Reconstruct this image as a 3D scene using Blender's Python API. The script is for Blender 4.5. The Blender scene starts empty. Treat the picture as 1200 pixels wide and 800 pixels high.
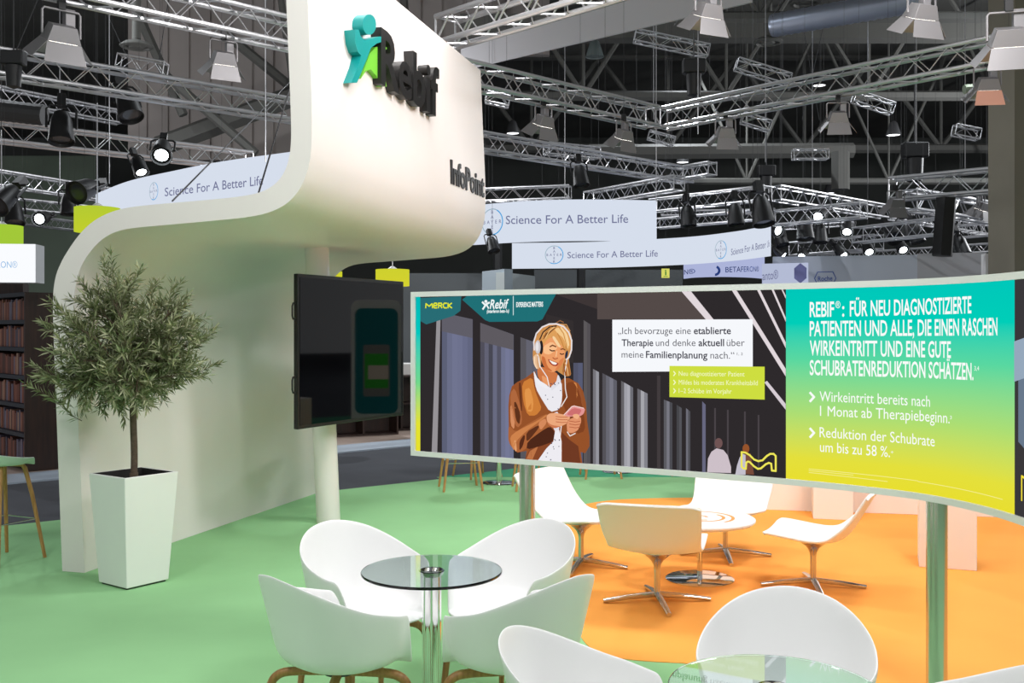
import bpy, bmesh, math, random
from mathutils import Vector, Matrix
random.seed(7)
S = bpy.context.scene
COL = S.collection
PI = math.pi
H = 1.77                      # eye height; horizon at photo row 386
HZ = 386.0
# ---------------------------------------------------------------- camera
cam = bpy.data.objects.new('camera', bpy.data.cameras.new('camera'))
COL.objects.link(cam)
cam.location = (0, 0, H)
cam.rotation_euler = (PI/2, 0, 0)
cam.data.lens = 36; cam.data.sensor_width = 36; cam.data.sensor_fit = 'HORIZONTAL'
cam.data.shift_y = (HZ-400)/1200
cam.data.clip_end = 300
S.camera = cam
# ---------------------------------------------------------------- world, exposure
S.view_settings.view_transform = 'Standard'
S.view_settings.look = 'None'
S.view_settings.gamma = 1
S.view_settings.use_curve_mapping = False
S.view_settings.exposure = 0.0
W = bpy.data.worlds.new('world'); S.world = W; W.use_nodes = True
W.node_tree.nodes['Background'].inputs[0].default_value = (.95, .97, 1, 1)
W.node_tree.nodes['Background'].inputs[1].default_value = .42
# ---------------------------------------------------------------- lights
def area(name, loc, target, size, power, col=(1, .975, .965)):
    L = bpy.data.lights.new(name, 'AREA'); L.shape = 'DISK'; L.size = size; L.energy = power; L.color = col
    o = bpy.data.objects.new(name, L); COL.objects.link(o); o.location = loc
    o.rotation_euler = (Vector(target)-Vector(loc)).to_track_quat('-Z', 'Y').to_euler()
    return o
area('rig_light', (-3.0, 2.0, 5.6), (-1.0, 7.5, 0.5), 1.2, 104)
area('rig_light', (2.6, 2.2, 5.6), (0.5, 6.5, 0.3), 1.2, 118)
area('rig_light', (0.0, 5.2, 5.9), (0.3, 5.6, 0), 1.3, 74)
area('rig_light', (3.4, 7.4, 5.6), (2.0, 8.0, 0), 1.2, 140)
area('rig_light', (-0.6, 8.6, 5.8), (-0.4, 9.6, 0), 1.2, 84)
area('rig_light', (3.5, 4.5, 4.6), (-1.5, 8.5, 3.2), 1.0, 20)
area('rig_light', (1.2, 7.6, 5.2), (-2.9, 9.6, 1.2), .9, 44)
def spot(name, loc, target, power, angle=110, col=(.9, .95, 1), r=.15):
    L = bpy.data.lights.new(name, 'SPOT'); L.energy = power; L.spot_size = math.radians(angle); L.spot_blend = .6
    L.shadow_soft_size = r; L.color = col
    o = bpy.data.objects.new(name, L); COL.objects.link(o); o.location = loc
    o.rotation_euler = (Vector(target)-Vector(loc)).to_track_quat('-Z', 'Y').to_euler()
    return o
for x, y in ((-12, 22), (0, 20), (12, 22), (-10, 36), (6, 36), (20, 34)): spot('hall_fill_light', (x, y, 11.5), (x, y, 0), 1500, 150)  # added downward lights for the trusses and the hall behind
def lamp(name, loc, power, col=(.95, .97, 1), r=.2):
    L = bpy.data.lights.new(name, 'POINT'); L.energy = power; L.shadow_soft_size = r; L.color = col
    o = bpy.data.objects.new(name, L); COL.objects.link(o); o.location = loc
lamp('hall_fill_light', (-16, 24, 7), 800); lamp('hall_fill_light', (-3.4, 21, 5.5), 500); lamp('hall_fill_light', (17, 27, 7), 2200)  # added fill lights kept out of view, brightening ribbed wall and roof
# ---------------------------------------------------------------- pixel rays -> places
def at(px, py, D): return Vector(((px-600)/1200*D, D, H-(py-HZ)/1200*D))
def fl(px, py, z=0.0):
    D = (H-z)*1200/(py-HZ); return at(px, py, D)
def pl(px, py, P, n):
    d = Vector(((px-600)/1200, 1, -(py-HZ)/1200)); C = Vector((0, 0, H)); P = Vector(P); n = Vector(n)
    return C+d*((P-C).dot(n)/d.dot(n))
# ---------------------------------------------------------------- materials
def lin(c):
    c = c/255
    return c/12.92 if c <= .04045 else ((c+.055)/1.055)**2.4
def rgb(c): return (lin(c[0]), lin(c[1]), lin(c[2]), 1)
MATS = {}
def mat(name, c, rough=.5, metal=0., spec=.5, noise=0., scale=8., bump=0., bscale=200.):
    if name in MATS: return MATS[name]
    m = bpy.data.materials.new(name); m.use_nodes = True; nt = m.node_tree
    b = nt.nodes['Principled BSDF']
    b.inputs['Base Color'].default_value = rgb(c); b.inputs['Roughness'].default_value = rough
    b.inputs['Metallic'].default_value = metal; b.inputs['Specular IOR Level'].default_value = spec
    if noise:
        tc = nt.nodes.new('ShaderNodeTexCoord'); n = nt.nodes.new('ShaderNodeTexNoise'); n.inputs['Scale'].default_value = scale
        n.inputs['Detail'].default_value = 4
        r = nt.nodes.new('ShaderNodeMapRange'); r.inputs[1].default_value = .3; r.inputs[2].default_value = .7
        r.inputs[3].default_value = 1-noise; r.inputs[4].default_value = 1+noise
        mx = nt.nodes.new('ShaderNodeMix'); mx.data_type = 'RGBA'; mx.blend_type = 'MULTIPLY'; mx.inputs[0].default_value = 1
        mx.inputs[6].default_value = rgb(c)
        nt.links.new(tc.outputs['Object'], n.inputs['Vector']); nt.links.new(n.outputs['Fac'], r.inputs[0])
        nt.links.new(r.outputs[0], mx.inputs[7]); nt.links.new(mx.outputs[2], b.inputs['Base Color'])
    if bump:
        tc = nt.nodes.new('ShaderNodeTexCoord'); n = nt.nodes.new('ShaderNodeTexNoise'); n.inputs['Scale'].default_value = bscale
        bp = nt.nodes.new('ShaderNodeBump'); bp.inputs['Strength'].default_value = bump; bp.inputs['Distance'].default_value = .004
        nt.links.new(tc.outputs['Object'], n.inputs['Vector']); nt.links.new(n.outputs['Fac'], bp.inputs['Height'])
        nt.links.new(bp.outputs[0], b.inputs['Normal'])
    MATS[name] = m
    return m
def emi(name, c, s=1.0):
    if name in MATS: return MATS[name]
    m = bpy.data.materials.new(name); m.use_nodes = True; nt = m.node_tree; nt.nodes.clear()
    e = nt.nodes.new('ShaderNodeEmission'); o = nt.nodes.new('ShaderNodeOutputMaterial')
    e.inputs[0].default_value = rgb(c); e.inputs[1].default_value = s
    nt.links.new(e.outputs[0], o.inputs[0]); MATS[name] = m
    return m
def emi_ramp(name, z0, z1, stops, s=1.0, axis=2):
    m = bpy.data.materials.new(name); m.use_nodes = True; nt = m.node_tree; nt.nodes.clear()
    e = nt.nodes.new('ShaderNodeEmission'); o = nt.nodes.new('ShaderNodeOutputMaterial')
    g = nt.nodes.new('ShaderNodeNewGeometry'); sx = nt.nodes.new('ShaderNodeSeparateXYZ')
    mr = nt.nodes.new('ShaderNodeMapRange'); mr.inputs[1].default_value = z0; mr.inputs[2].default_value = z1
    cr = nt.nodes.new('ShaderNodeValToRGB'); el = cr.color_ramp.elements
    el[0].position = stops[0][0]; el[0].color = rgb(stops[0][1]); el[1].position = stops[-1][0]; el[1].color = rgb(stops[-1][1])
    for p, c in stops[1:-1]:
        k = el.new(p); k.color = rgb(c)
    nt.links.new(g.outputs['Position'], sx.inputs[0]); nt.links.new(sx.outputs[axis], mr.inputs[0]); nt.links.new(mr.outputs[0], cr.inputs[0])
    nt.links.new(cr.outputs[0], e.inputs[0]); e.inputs[1].default_value = s; nt.links.new(e.outputs[0], o.inputs[0]); MATS[name] = m
    return m
def wood(name, c1, c2, scale=(30, 30, 3), rough=.45):
    m = bpy.data.materials.new(name); m.use_nodes = True; nt = m.node_tree; b = nt.nodes['Principled BSDF']
    tc = nt.nodes.new('ShaderNodeTexCoord'); mp = nt.nodes.new('ShaderNodeMapping'); mp.inputs['Scale'].default_value = scale
    n = nt.nodes.new('ShaderNodeTexNoise'); n.inputs['Scale'].default_value = 2.5; n.inputs['Detail'].default_value = 5
    cr = nt.nodes.new('ShaderNodeValToRGB'); cr.color_ramp.elements[0].color = rgb(c1); cr.color_ramp.elements[1].color = rgb(c2)
    cr.color_ramp.elements[0].position = .3; cr.color_ramp.elements[1].position = .7
    nt.links.new(tc.outputs['Object'], mp.inputs[0]); nt.links.new(mp.outputs[0], n.inputs['Vector']); nt.links.new(n.outputs['Fac'], cr.inputs[0])
    nt.links.new(cr.outputs[0], b.inputs['Base Color']); b.inputs['Roughness'].default_value = rough; MATS[name] = m
    return m
M_shell = mat('white_plastic', (242, 242, 242), .38)
M_ribbon = mat('white_lacquer', (240, 234, 231), .32, noise=.012, scale=2)
M_white = mat('white_paint', (240, 240, 238), .5)
M_leather = mat('white_leather', (246, 242, 238), .5, bump=.05, bscale=300)
M_chrome = mat('chrome', (225, 225, 225), .06, 1.)
M_satin = mat('polished_steel', (205, 203, 202), .24, 1.)
M_alu = mat('truss_aluminium', (205, 205, 208), .32, .75)
M_alud = mat('door_aluminium', (132, 130, 132), .45, .4)
M_black = mat('black_metal', (22, 22, 24), .5)
M_dark = mat('dark_steel', (60, 60, 62), .6)
M_roof = mat('roof_steel', (104, 104, 100), .7)
M_ply = wood('beech_leg', (150, 104, 58), (186, 138, 84))
M_oak = wood('oak_leg', (170, 120, 66), (205, 155, 96))
M_green = mat('green_carpet', (150, 203, 147), .95, spec=.1, noise=.05, scale=1.2, bump=.25, bscale=350)
M_teal = mat('shaded_green_carpet', (70, 160, 120), .9, spec=.15, noise=.05, scale=2)  # green carpet with its shade put into a darker colour
M_orange = mat('orange_carpet', (255, 173, 84), .95, spec=.1, noise=.04, scale=1.5, bump=.25, bscale=350)
M_grey = mat('grey_carpet', (84, 86, 92), .95, spec=.1, noise=.06, scale=2, bump=.2, bscale=300)
M_strip = mat('pale_floor_edge', (170, 182, 196), .6)
M_planks = wood('booth_planks', (172, 150, 138), (200, 178, 164), (1, 14, 1), .5)
M_glass = None
def glass():
    m = bpy.data.materials.new('table_glass'); m.use_nodes = True; nt = m.node_tree; b = nt.nodes['Principled BSDF']
    b.inputs['Base Color'].default_value = (.80, .93, .90, 1); b.inputs['Roughness'].default_value = 0
    b.inputs['Transmission Weight'].default_value = 1; b.inputs['IOR'].default_value = 1.45
    return m
M_glass = glass()
# ---------------------------------------------------------------- mesh builder
class MB:
    def __init__(s): s.v = []; s.f = []; s.m = []
    def add(s, vs, fs, mi=0, X=None):
        o = len(s.v)
        s.v += [(X @ Vector(v) if X else Vector(v)) for v in vs]
        s.f += [tuple(o+i for i in f) for f in fs]; s.m += [mi]*len(fs)
        return s
    def box(s, lo, hi, mi=0, X=None):
        x0, y0, z0 = lo; x1, y1, z1 = hi
        return s.add([(x0, y0, z0), (x1, y0, z0), (x1, y1, z0), (x0, y1, z0), (x0, y0, z1), (x1, y0, z1), (x1, y1, z1), (x0, y1, z1)],
              [(0, 3, 2, 1), (4, 5, 6, 7), (0, 1, 5, 4), (1, 2, 6, 5), (2, 3, 7, 6), (3, 0, 4, 7)], mi, X)
    def tube(s, pts, r, n=8, mi=0, cap=True, flat=1.0, X=None):
        P = [Vector(p) for p in pts]; R = r if isinstance(r, (list, tuple)) else [r]*len(P)
        vs = []; fs = []; up = None
        for i, p in enumerate(P):
            t = (P[min(i+1, len(P)-1)]-P[max(i-1, 0)]).normalized()
            if up is None:
                up = Vector((0, 0, 1)) if abs(t.z) < .9 else Vector((1, 0, 0))
            a = t.cross(up).normalized(); up = a.cross(t).normalized()
            for k in range(n):
                w = 2*PI*k/n+PI/n; vs.append(p+(a*math.cos(w)+up*math.sin(w)*flat)*R[i])
        for i in range(len(P)-1):
            for k in range(n):
                fs.append((i*n+k, i*n+(k+1) % n, (i+1)*n+(k+1) % n, (i+1)*n+k))
        if cap:
            fs.append(tuple(range(n-1, -1, -1))); fs.append(tuple((len(P)-1)*n+k for k in range(n)))
        return s.add(vs, fs, mi, X)
    def lathe(s, prof, n=32, mi=0, X=None):
        vs = []; fs = []
        for r, z in prof:
            for k in range(n): vs.append((r*math.cos(2*PI*k/n), r*math.sin(2*PI*k/n), z))
        for i in range(len(prof)-1):
            for k in range(n): fs.append((i*n+k, i*n+(k+1) % n, (i+1)*n+(k+1) % n, (i+1)*n+k))
        if prof[0][0] > 1e-6: fs.append(tuple(range(n-1, -1, -1)))
        if prof[-1][0] > 1e-6: fs.append(tuple((len(prof)-1)*n+k for k in range(n)))
        return s.add(vs, fs, mi, X)
    def extrude(s, poly, d, mi=0):      # poly: list of 3D points (planar), d: extrusion vector
        n = len(poly); P = [Vector(p) for p in poly]; d = Vector(d)
        return s.add(P+[p+d for p in P], [tuple(range(n)), tuple(range(2*n-1, n-1, -1))]+[(i, i+n, (i+1) % n+n, (i+1) % n) for i in range(n)], mi)
    def ground(s):
        for v in s.v: v.z = max(v.z, 0)
        return s
    def done(s, name, mats, parent=None, off=None, smooth=40, bevel=0, clean=True):
        me = bpy.data.meshes.new(name)
        vs = [v-Vector(off) for v in s.v] if off is not None else s.v
        me.from_pydata([tuple(v) for v in vs], [], s.f)
        for m in (mats if isinstance(mats, (list, tuple)) else [mats]): me.materials.append(m)
        for p, mi in zip(me.polygons, s.m): p.material_index = mi
        if clean:
            bm = bmesh.new(); bm.from_mesh(me); bmesh.ops.remove_doubles(bm, verts=bm.verts, dist=1e-6)
            bmesh.ops.recalc_face_normals(bm, faces=bm.faces); bm.to_mesh(me); bm.free()
        if smooth:
            me.polygons.foreach_set('use_smooth', [True]*len(me.polygons))
            try: me.set_sharp_from_angle(angle=math.radians(smooth))
            except Exception: pass
        o = bpy.data.objects.new(name, me); COL.objects.link(o)
        if parent: o.parent = parent
        elif off is not None: o.location = off
        if bevel:
            b = o.modifiers.new('bevel', 'BEVEL'); b.width = bevel; b.segments = 3; b.limit_method = 'ANGLE'; b.angle_limit = math.radians(40)
        return o
def tag(o, label, cat, group=None):
    o['label'] = label; o['category'] = cat
    if group: o['group'] = group
    return o
def thing(name, label, cat, loc=(0, 0, 0), rz=0, group=None):
    o = bpy.data.objects.new(name, None); COL.objects.link(o); o.empty_display_size = .1
    o.location = loc; o.rotation_euler = (0, 0, rz)
    return tag(o, label, cat, group)
def struct(o): o['kind'] = 'structure'; return o
def dup(root, loc, rz=None, label=None, rot=None, group=None, scale=None):
    r = root.copy(); COL.objects.link(r); r.location = loc
    if rz is not None: r.rotation_euler = (0, 0, rz)
    if rot is not None: r.rotation_euler = rot
    if label: r['label'] = label
    if group: r['group'] = group
    if scale: r.scale = (scale,)*3
    for ch in list(root.children):
        c = ch.copy(); COL.objects.link(c); c.parent = r
        for g in list(ch.children):
            d = g.copy(); COL.objects.link(d); d.parent = c
    return r
_tc = {}
def text_geo(s, off=0.0, ext=0.0):
    k = (s, off, ext)
    if k in _tc: return _tc[k]
    cu = bpy.data.curves.new('t', 'FONT'); cu.body = s; cu.offset = off; cu.extrude = ext; cu.resolution_u = 3
    o = bpy.data.objects.new('t', cu); COL.objects.link(o)
    dg = bpy.context.evaluated_depsgraph_get(); me = bpy.data.meshes.new_from_object(o.evaluated_get(dg))
    vs = [v.co.copy() for v in me.vertices]; fs = [tuple(p.vertices) for p in me.polygons]
    bpy.data.objects.remove(o); bpy.data.curves.remove(cu); bpy.data.meshes.remove(me)
    x0 = min(v.x for v in vs); x1 = max(v.x for v in vs)
    vs = [Vector((v.x-x0, v.y, v.z)) for v in vs]
    _tc[k] = (vs, fs, x1-x0)
    return _tc[k]
CAP = .69                                        # cap height of the built-in font at size 1
def put_text(mb, s, p0, p1, hgt, up=(0, 0, 1), off=0.0, ext=0.0, mi=0, lift=0.0, base=None, shear=0.0):
    """text from p0 to p1 along its baseline, cap height hgt, ext = thickness"""
    vs, fs, w = text_geo(s, off, 1.0 if ext else 0.0)
    p0 = Vector(p0); d = Vector(p1)-p0; up = Vector(up); n = d.normalized().cross(up)
    k = hgt/CAP
    mb.add([p0+d*((v.x+shear*v.y)/w)+up*(v.y*k)+n*(lift+(v.z+1)*.5*ext if ext else lift) for v in vs], fs, mi)
def smooth_path(P, it=2):
    for _ in range(it):
        Q = [P[0]]
        for i in range(len(P)-1):
            a, b = P[i], P[i+1]; Q += [a*.75+b*.25, a*.25+b*.75]
        P = Q+[P[-1]]
    return P
# ================================================================= SETTING
mb = MB(); mb.box((-60, -8, -.2), (60, 62, 0)); struct(mb.done('floor', M_grey, smooth=0))
mb = MB(); mb.box((-60, 60, 0), (60, 60.3, 13)); struct(mb.done('wall_back', mat('hall_wall', (84, 87, 84), .9, noise=.1, scale=.3), smooth=0))
mb = MB(); mb.box((-60, 6, 13), (60, 62, 13.3)); struct(mb.done('ceiling', mat('hall_ceiling', (92, 92, 88), .9, noise=.15, scale=.4), smooth=0))
def slab(name, pts, z1, m, label, cat='carpet', z0=0.0):
    mb = MB(); mb.extrude([(x, y, z0) for x, y in pts], (0, 0, z1-z0)); return tag(mb.done(name, m, smooth=0), label, cat)
g0 = fl(0, 617); g1 = fl(519, 561)
gd = (g1-g0); gl = g0-gd*.9; gr = g0+gd*1.0
slab('carpet', [(-9, -3), (9, -3), (9, 12.25), (-.9, 12.25), (g1.x, g1.y-.02), (gl.x, gl.y), (-9.2, 5)], .006, M_green,
     'light green booth carpet under the cafe tables and the planter')
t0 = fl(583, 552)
slab('carpet', [(-.9, 12.255), (9, 12.255), (9, 15.5), (2.2, 15.3), (t0.x, t0.y)], .006, M_teal, 'green carpet behind the bar tables, shade painted into its colour')
def rrect(x0, y0, x1, y1, r, n=10):
    o = []
    for cx, cy, a in ((x0+r, y0+r, PI), (x1-r, y0+r, 1.5*PI), (x1-r, y1-r, 0), (x0+r, y1-r, .5*PI)):
        for k in range(n+1):
            w = a+PI/2*k/n; o.append((cx+r*math.cos(w), cy+r*math.sin(w)))
    return o
OR = [tuple(p.xy) for p in smooth_path([Vector((x, y, 0)) for x, y in ((6.5, 3.9), (3.4, 4.05), (2.3, 4.6), (1.6, 5.1), (1.0, 5.40), (.7, 5.44), (.5, 5.52), (.40, 5.75), (.38, 6.2), (.38, 7), (.40, 9.2), (.5, 10.0), (.9, 10.55), (1.5, 10.72), (2.4, 10.74), (6.5, 10.74))], 2)]
slab('carpet', OR, .010, M_orange, 'orange rounded carpet under the four white lounge chairs', z0=.006)
# pale edge strip and plank floor of the library booth behind
a = fl(70, 562); b = fl(483, 523); d = (b-a).normalized(); nn = Vector((-d.y, d.x, 0))
L0 = a-d*7; L1 = b+d*5
slab('floor_edge', [tuple((p).xy) for p in (L0, L1, L1+nn*.75, L0+nn*.75)], .02, M_strip, 'pale blue grey edge strip along the plank floor of the library booth', 'floor edge')
L0 += nn*.752; L1 += nn*.752
slab('plank_floor', [tuple((p).xy) for p in (L0, L1, L1+nn*7, L0+nn*7)], .02, M_planks, 'pale wooden plank floor of the library booth beyond the grey aisle', 'floor')
# ================================================================= RIBBON WALL
EX = Vector((.265, .964, 0)); P0 = fl(99, 672)
NF = Vector((.964, -.265, 0))
def rp(px, py): return pl(px, py, P0, EX)
def bot(p): return Vector((p.x, p.y, .0065))
outer = [(73, 671), (70, 590), (66, 480), (63, 400), (61.5, 350), (64.5, 324), (72, 306), (81, 291), (93, 274), (108, 259.5), (126, 249.5), (148, 243), (180, 239.5), (240, 234.5), (285, 230), (309, 224.5), (325, 214), (335, 199), (340, 180), (341.5, 158), (340, 110), (337, 40), (332, -89)]
inner = [(99, 672), (96, 590), (91, 480), (87, 400), (86, 355), (88, 335), (93, 316), (101, 301), (112, 287), (125, 276), (141, 269.5), (160, 266.5), (195, 263.5), (250, 258.5), (292, 254.5), (318, 248.5), (338, 238), (353, 220), (361, 199), (365.5, 175), (365.5, 120), (362, 40), (357, -89)]
po = [rp(*p) for p in outer]; pi = [rp(*p) for p in inner]
po[0] = bot(po[0]); pi[0] = bot(pi[0])
po = smooth_path(po); pi = smooth_path(pi)
# the top edge: level
for lst in (po, pi):
    lst[-1].z = 4.52
LEN = 4.06; NS = 6
mb = MB(); N = len(po); vs = []; fs = []
for k in range(NS+1):
    o = EX*(LEN*k/NS); vs += [p+o for p in po]+[p+o for p in pi]
for k in range(NS):
    for i in range(N-1):
        A = k*2*N; B = (k+1)*2*N
        fs.append((A+i, A+i+1, B+i+1, B+i)); fs.append((A+N+i, B+N+i, B+N+i+1, A+N+i+1))
    A = k*2*N; B = (k+1)*2*N
    fs.append((A+N-1, A+2*N-1, B+2*N-1, B+N-1)); fs.append((A, B, B+N, A+N))
for i in range(N-1):
    fs.append((i, i+N, i+1+N, i+1)); A = NS*2*N; fs.append((A+i, A+i+1, A+i+1+N, A+i+N))
mb.add(vs, fs)
rib = thing('curved_wall', 'tall white S shaped curved booth wall with hanging logo panel', 'wall', tuple(bot(pi[0])))
mb.done('wall_shell', M_ribbon, rib, off=rib.location, smooth=35)
# letters on the hanging panel
PF = pi[-1]+NF*.001
FN = NF
def pf(px, py): return pl(px, py, PF, FN)
M_blk = mat('letter_black', (24, 23, 23), .45); M_tl = mat('logo_teal', (0, 150, 148), .45); M_lg = mat('logo_green', (120, 205, 60), .45)
def on_panel(name, polys, m, depth=.07, gap=.015, label=None):
    mb = MB()
    for poly in polys:
        P = [pf(*p)+FN*gap for p in poly]
        mb.extrude(P, FN*depth)
    o = mb.done(name, m, rib, off=rib.location, smooth=35)
    if label: o['label'] = label
    return o
def disc(cx, cy, rx, ry, n=24): return [(cx+rx*math.cos(2*PI*k/n), cy+ry*math.sin(2*PI*k/n)) for k in range(n)]
on_panel('logo_head', [disc(418, 30, 8.2, 12)], M_tl, .09, label='teal round head of the logo figure')
on_panel('logo_figure', [[(400, 36), (405, 36), (407.5, 44), (412, 48), (420, 46.5), (430, 44), (437, 44.5), (437, 49), (427, 52), (420, 57), (415, 70), (409, 84), (403, 98), (396, 98), (404, 80), (408, 66), (404, 62), (401, 52)]], M_tl, .09, label='teal running figure of the logo')
on_panel('logo_leaf', [[(412, 93), (418, 76), (423, 63), (430, 56), (438, 54.5), (446, 57), (440, 60), (436, 64), (438, 76), (443, 102), (436, 102), (431, 90), (424, 82), (418, 84)]], M_lg, .06, label='bright green leg of the logo figure')
def panel_text(name, s, x0, yb0, x1, ytop0, off, depth):
    a = pf(x0, yb0); b = pf(x1, yb0); t = pf(x0, ytop0)
    b = Vector((b.x, b.y, a.z)); mb = MB()
    put_text(mb, s, a, b, t.z-a.z, off=off, ext=depth, lift=.015)
    return mb.done(name, M_blk, rib, off=rib.location, smooth=35)
panel_text('logo_lettering', 'Rebif', 432, 97, 502, 34, .022, .09)
panel_text('info_lettering', 'InfoPoint', 521.5, 214.5, 561, 187.5, .02, .05)
# column
cb = fl(385, 612); ct = at(371.5, 290, cb.y); ctop = cb+(ct-cb)*1.06
ctop.z = min(ctop.z, 2.62)
mb = MB(); mb.tube([cb+Vector((0, 0, .006)), ctop], .108, 32)
tag(mb.done('column', M_ribbon, None, off=tuple(cb+Vector((0, 0, .006)))), 'round white column holding the black display under the curved wall', 'column')
# ================================================================= TV on the column
ta = at(349, 411, 8.6); tb = at(473, 411, 10.06); ta.z = tb.z = 1.585
td = (tb-ta); td.z = 0; tl = td.length; tc = (ta+tb)/2
tv = thing('display_screen', 'large black display screen mounted on the white round column', 'screen', tuple(tc), math.atan2(td.y, td.x))
hw = tl/2; hh = .655
mb = MB(); mb.box((-hw, 0, -hh), (hw, .045, hh)); mb.done('housing', mat('tv_housing', (14, 14, 15), .4), tv, bevel=.006)
mb = MB(); mb.box((-hw+.025, -.003, -hh+.03), (hw-.025, 0.002, hh-.03))
mtv = mat('tv_glass', (5, 5, 7), .03, spec=.4); mb.done('screen_glass', mtv, tv)
for z in (.34, -.28):
    mb = MB(); mb.tube([(-hw, .022, z+.07), (-hw-.035, .022, z+.065), (-hw-.045, .022, z+.04), (-hw-.045, .022, z-.04), (-hw-.035, .022, z-.065), (-hw, .022, z-.07)], .008, 8)
    mb.done('handle', M_black, tv)
mb = MB(); mb.box((-.25, .045, -.2), (.05, .10, .2)); mb.done('mount', M_black, tv)
# ================================================================= PLANTER and TREE
pc = Vector((-2.64, 7.15, .006))
pt = thing('planter', 'tall square white tapered planter holding the olive tree', 'planter', tuple(pc), math.radians(-36))
def frustum(mb, a, b, z0, z1, inner=None, mi=0):
    vs = [(-a, -a, z0), (a, -a, z0), (a, a, z0), (-a, a, z0), (-b, -b, z1), (b, -b, z1), (b, b, z1), (-b, b, z1)]
    fs = [(0, 3, 2, 1), (0, 1, 5, 4), (1, 2, 6, 5), (2, 3, 7, 6), (3, 0, 4, 7)]
    c = b-.02; d = b-.03; e = z1-.12
    vs += [(-c, -c, z1), (c, -c, z1), (c, c, z1), (-c, c, z1), (-d, -d, e), (d, -d, e), (d, d, e), (-d, d, e)]
    for i in range(4):
        j = (i+1) % 4
        fs += [(4+i, 4+j, 8+j, 8+i)]
    mb.add(vs, fs, 0); mb.add(vs[8:], [(i, (i+1) % 4, 4+(i+1) % 4, 4+i) for i in range(4)]+[(4, 5, 6, 7)], 1)
mb = MB(); frustum(mb, .165, .212, .012, .768); mb.done('pot', [M_white, mat('black_liner', (26, 24, 23), .7)], pt, smooth=0, bevel=.006)
mb = MB()
mb.box((-.15, -.15, 0), (.15, .15, .014)); mb.done('base', M_black, pt)
mb = MB(); mb.box((-.175, -.175, .652), (.175, .175, .70)); mb.done('soil', mat('soil', (46, 34, 26), .95, noise=.4, scale=60, bump=.8, bscale=80), pt)
tr = thing('olive_tree', 'olive tree with round silvery green crown in the white planter', 'tree', (pc.x, pc.y, .71))
zt = 1.33
trunk = [Vector((.0, 0, 0)), Vector((.004, 0, .2)), Vector((-.008, .01, .4)), Vector((-.006, 0, .52)), Vector((-.012, 0, .64))]
M_bark = mat('olive_bark', (92, 78, 64), .9, noise=.25, scale=40, bump=.6, bscale=60)
mb = MB(); mb.tube(smooth_path(trunk), .024, 10)
mb.tube(smooth_path([Vector((.0, 0, -.02)), Vector((0, 0, .03)), Vector((0, 0, .06))]), [.04]+[.026]*8 if False else .03, 10); mb.done('trunk', M_bark, tr)
cen = Vector((-.01, -.05, .90)); rad = Vector((.56, .48, .49))
br = MB(); lf = MB()
TB = Vector(tr.location)
def inwall(p):
    q = p+TB-P0; q.z = 0
    return q.dot(EX) > -.03 and q.dot(NF) < .04
def leaf(p, d, side, L):
    if inwall(p) or inwall(p+d.normalized()*L): return
    d = d.normalized(); s = d.cross(side).normalized(); n = s.cross(d)
    w = L*.095
    a = p; b = p+d*L*.45+s*w+n*.002; c = p+d*L*.45-s*w+n*.002; m = p+d*L*.45-n*.002; e = p+d*L-n*L*.06
    lf.add([a, b, e, c, m], [(0, 1, 2, 4), (0, 4, 2, 3)], random.randint(0, 2))
def rnd(k=1): return Vector((random.uniform(-k, k), random.uniform(-k, k), random.uniform(-k, k)))
def twig(p, d, L, r=.0022):
    n = 5; pts = [p]; dd = d.normalized()
    for i in range(n):
        dd = (dd+rnd(.16)+Vector((0, 0, .03))).normalized(); pts.append(pts[-1]+dd*L/n)
    if any(inwall(q) for q in pts): return
    br.tube(pts, [r*(1-.7*i/n) for i in range(n+1)], 4, cap=False)
    k = int(L/.0145)
    for i in range(2, k):
        f = i/k*n; j = min(int(f), n-1); q = pts[j].lerp(pts[j+1], f-j); t = (pts[j+1]-pts[j]).normalized()
        s = t.cross(rnd()).normalized()
        for sg in (-1, 1):
            leaf(q, t*random.uniform(.5, 1.0)+s*sg*random.uniform(.5, .9)+rnd(.15), t, random.uniform(.055, .088))
    leaf(pts[-1], dd, rnd(), .06)
top = trunk[-1]
for b in range(36):
    w = random.uniform(0, 2*PI); ph = math.asin(random.uniform(-.62, 1))
    tgt = cen+Vector((math.cos(w)*math.cos(ph)*rad.x, math.sin(w)*math.cos(ph)*rad.y, math.sin(ph)*rad.z))*random.uniform(.6, .86)
    if inwall(tgt): tgt.y -= .35
    if inwall(tgt): continue
    st = top+Vector((0, 0, random.uniform(-.06, .12)))
    mid = (st+tgt)/2+Vector((0, 0, random.uniform(-.02, .10)))+rnd(.05)
    pth = smooth_path([st, mid, tgt])
    br.tube(pth, [.010*(1-.75*i/len(pth)) for i in range(len(pth))], 6, cap=False)
    n = len(pth)
    for k in range(14):
        f = random.uniform(.35, 1); j = min(int(f*(n-1)), n-2); q = pth[j]; out = (q-cen).normalized()
        twig(q, out*.55+rnd(.95)+Vector((0, 0, .2)), random.uniform(.12, .26))
    twig(pth[-1], (pth[-1]-pth[-2]).normalized()+Vector((0, 0, .25)), random.uniform(.18, .32))
for ang, z, L in ((2.9, .62, .30), (3.4, .9, .28), (.2, .93, .26), (.0, 1.1, .25), (1.6, 1.5, .3), (5, 1.5, .3), (3.6, .74, .32), (3.1, 1.25, .25)):
    st = cen+Vector((math.cos(ang)*.38, math.sin(ang)*.36, z-1.1)); twig(st, Vector((math.cos(ang), math.sin(ang)*.6, .35)), L, .003)
br.done('branches', M_bark, tr, clean=False)
mats = [mat('olive_leaf_dark', (96, 106, 66), .5), mat('olive_leaf', (122, 130, 88), .5), mat('olive_leaf_silver', (164, 168, 134), .55)]
lf.done('foliage', mats, tr, smooth=0, clean=False)
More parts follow.
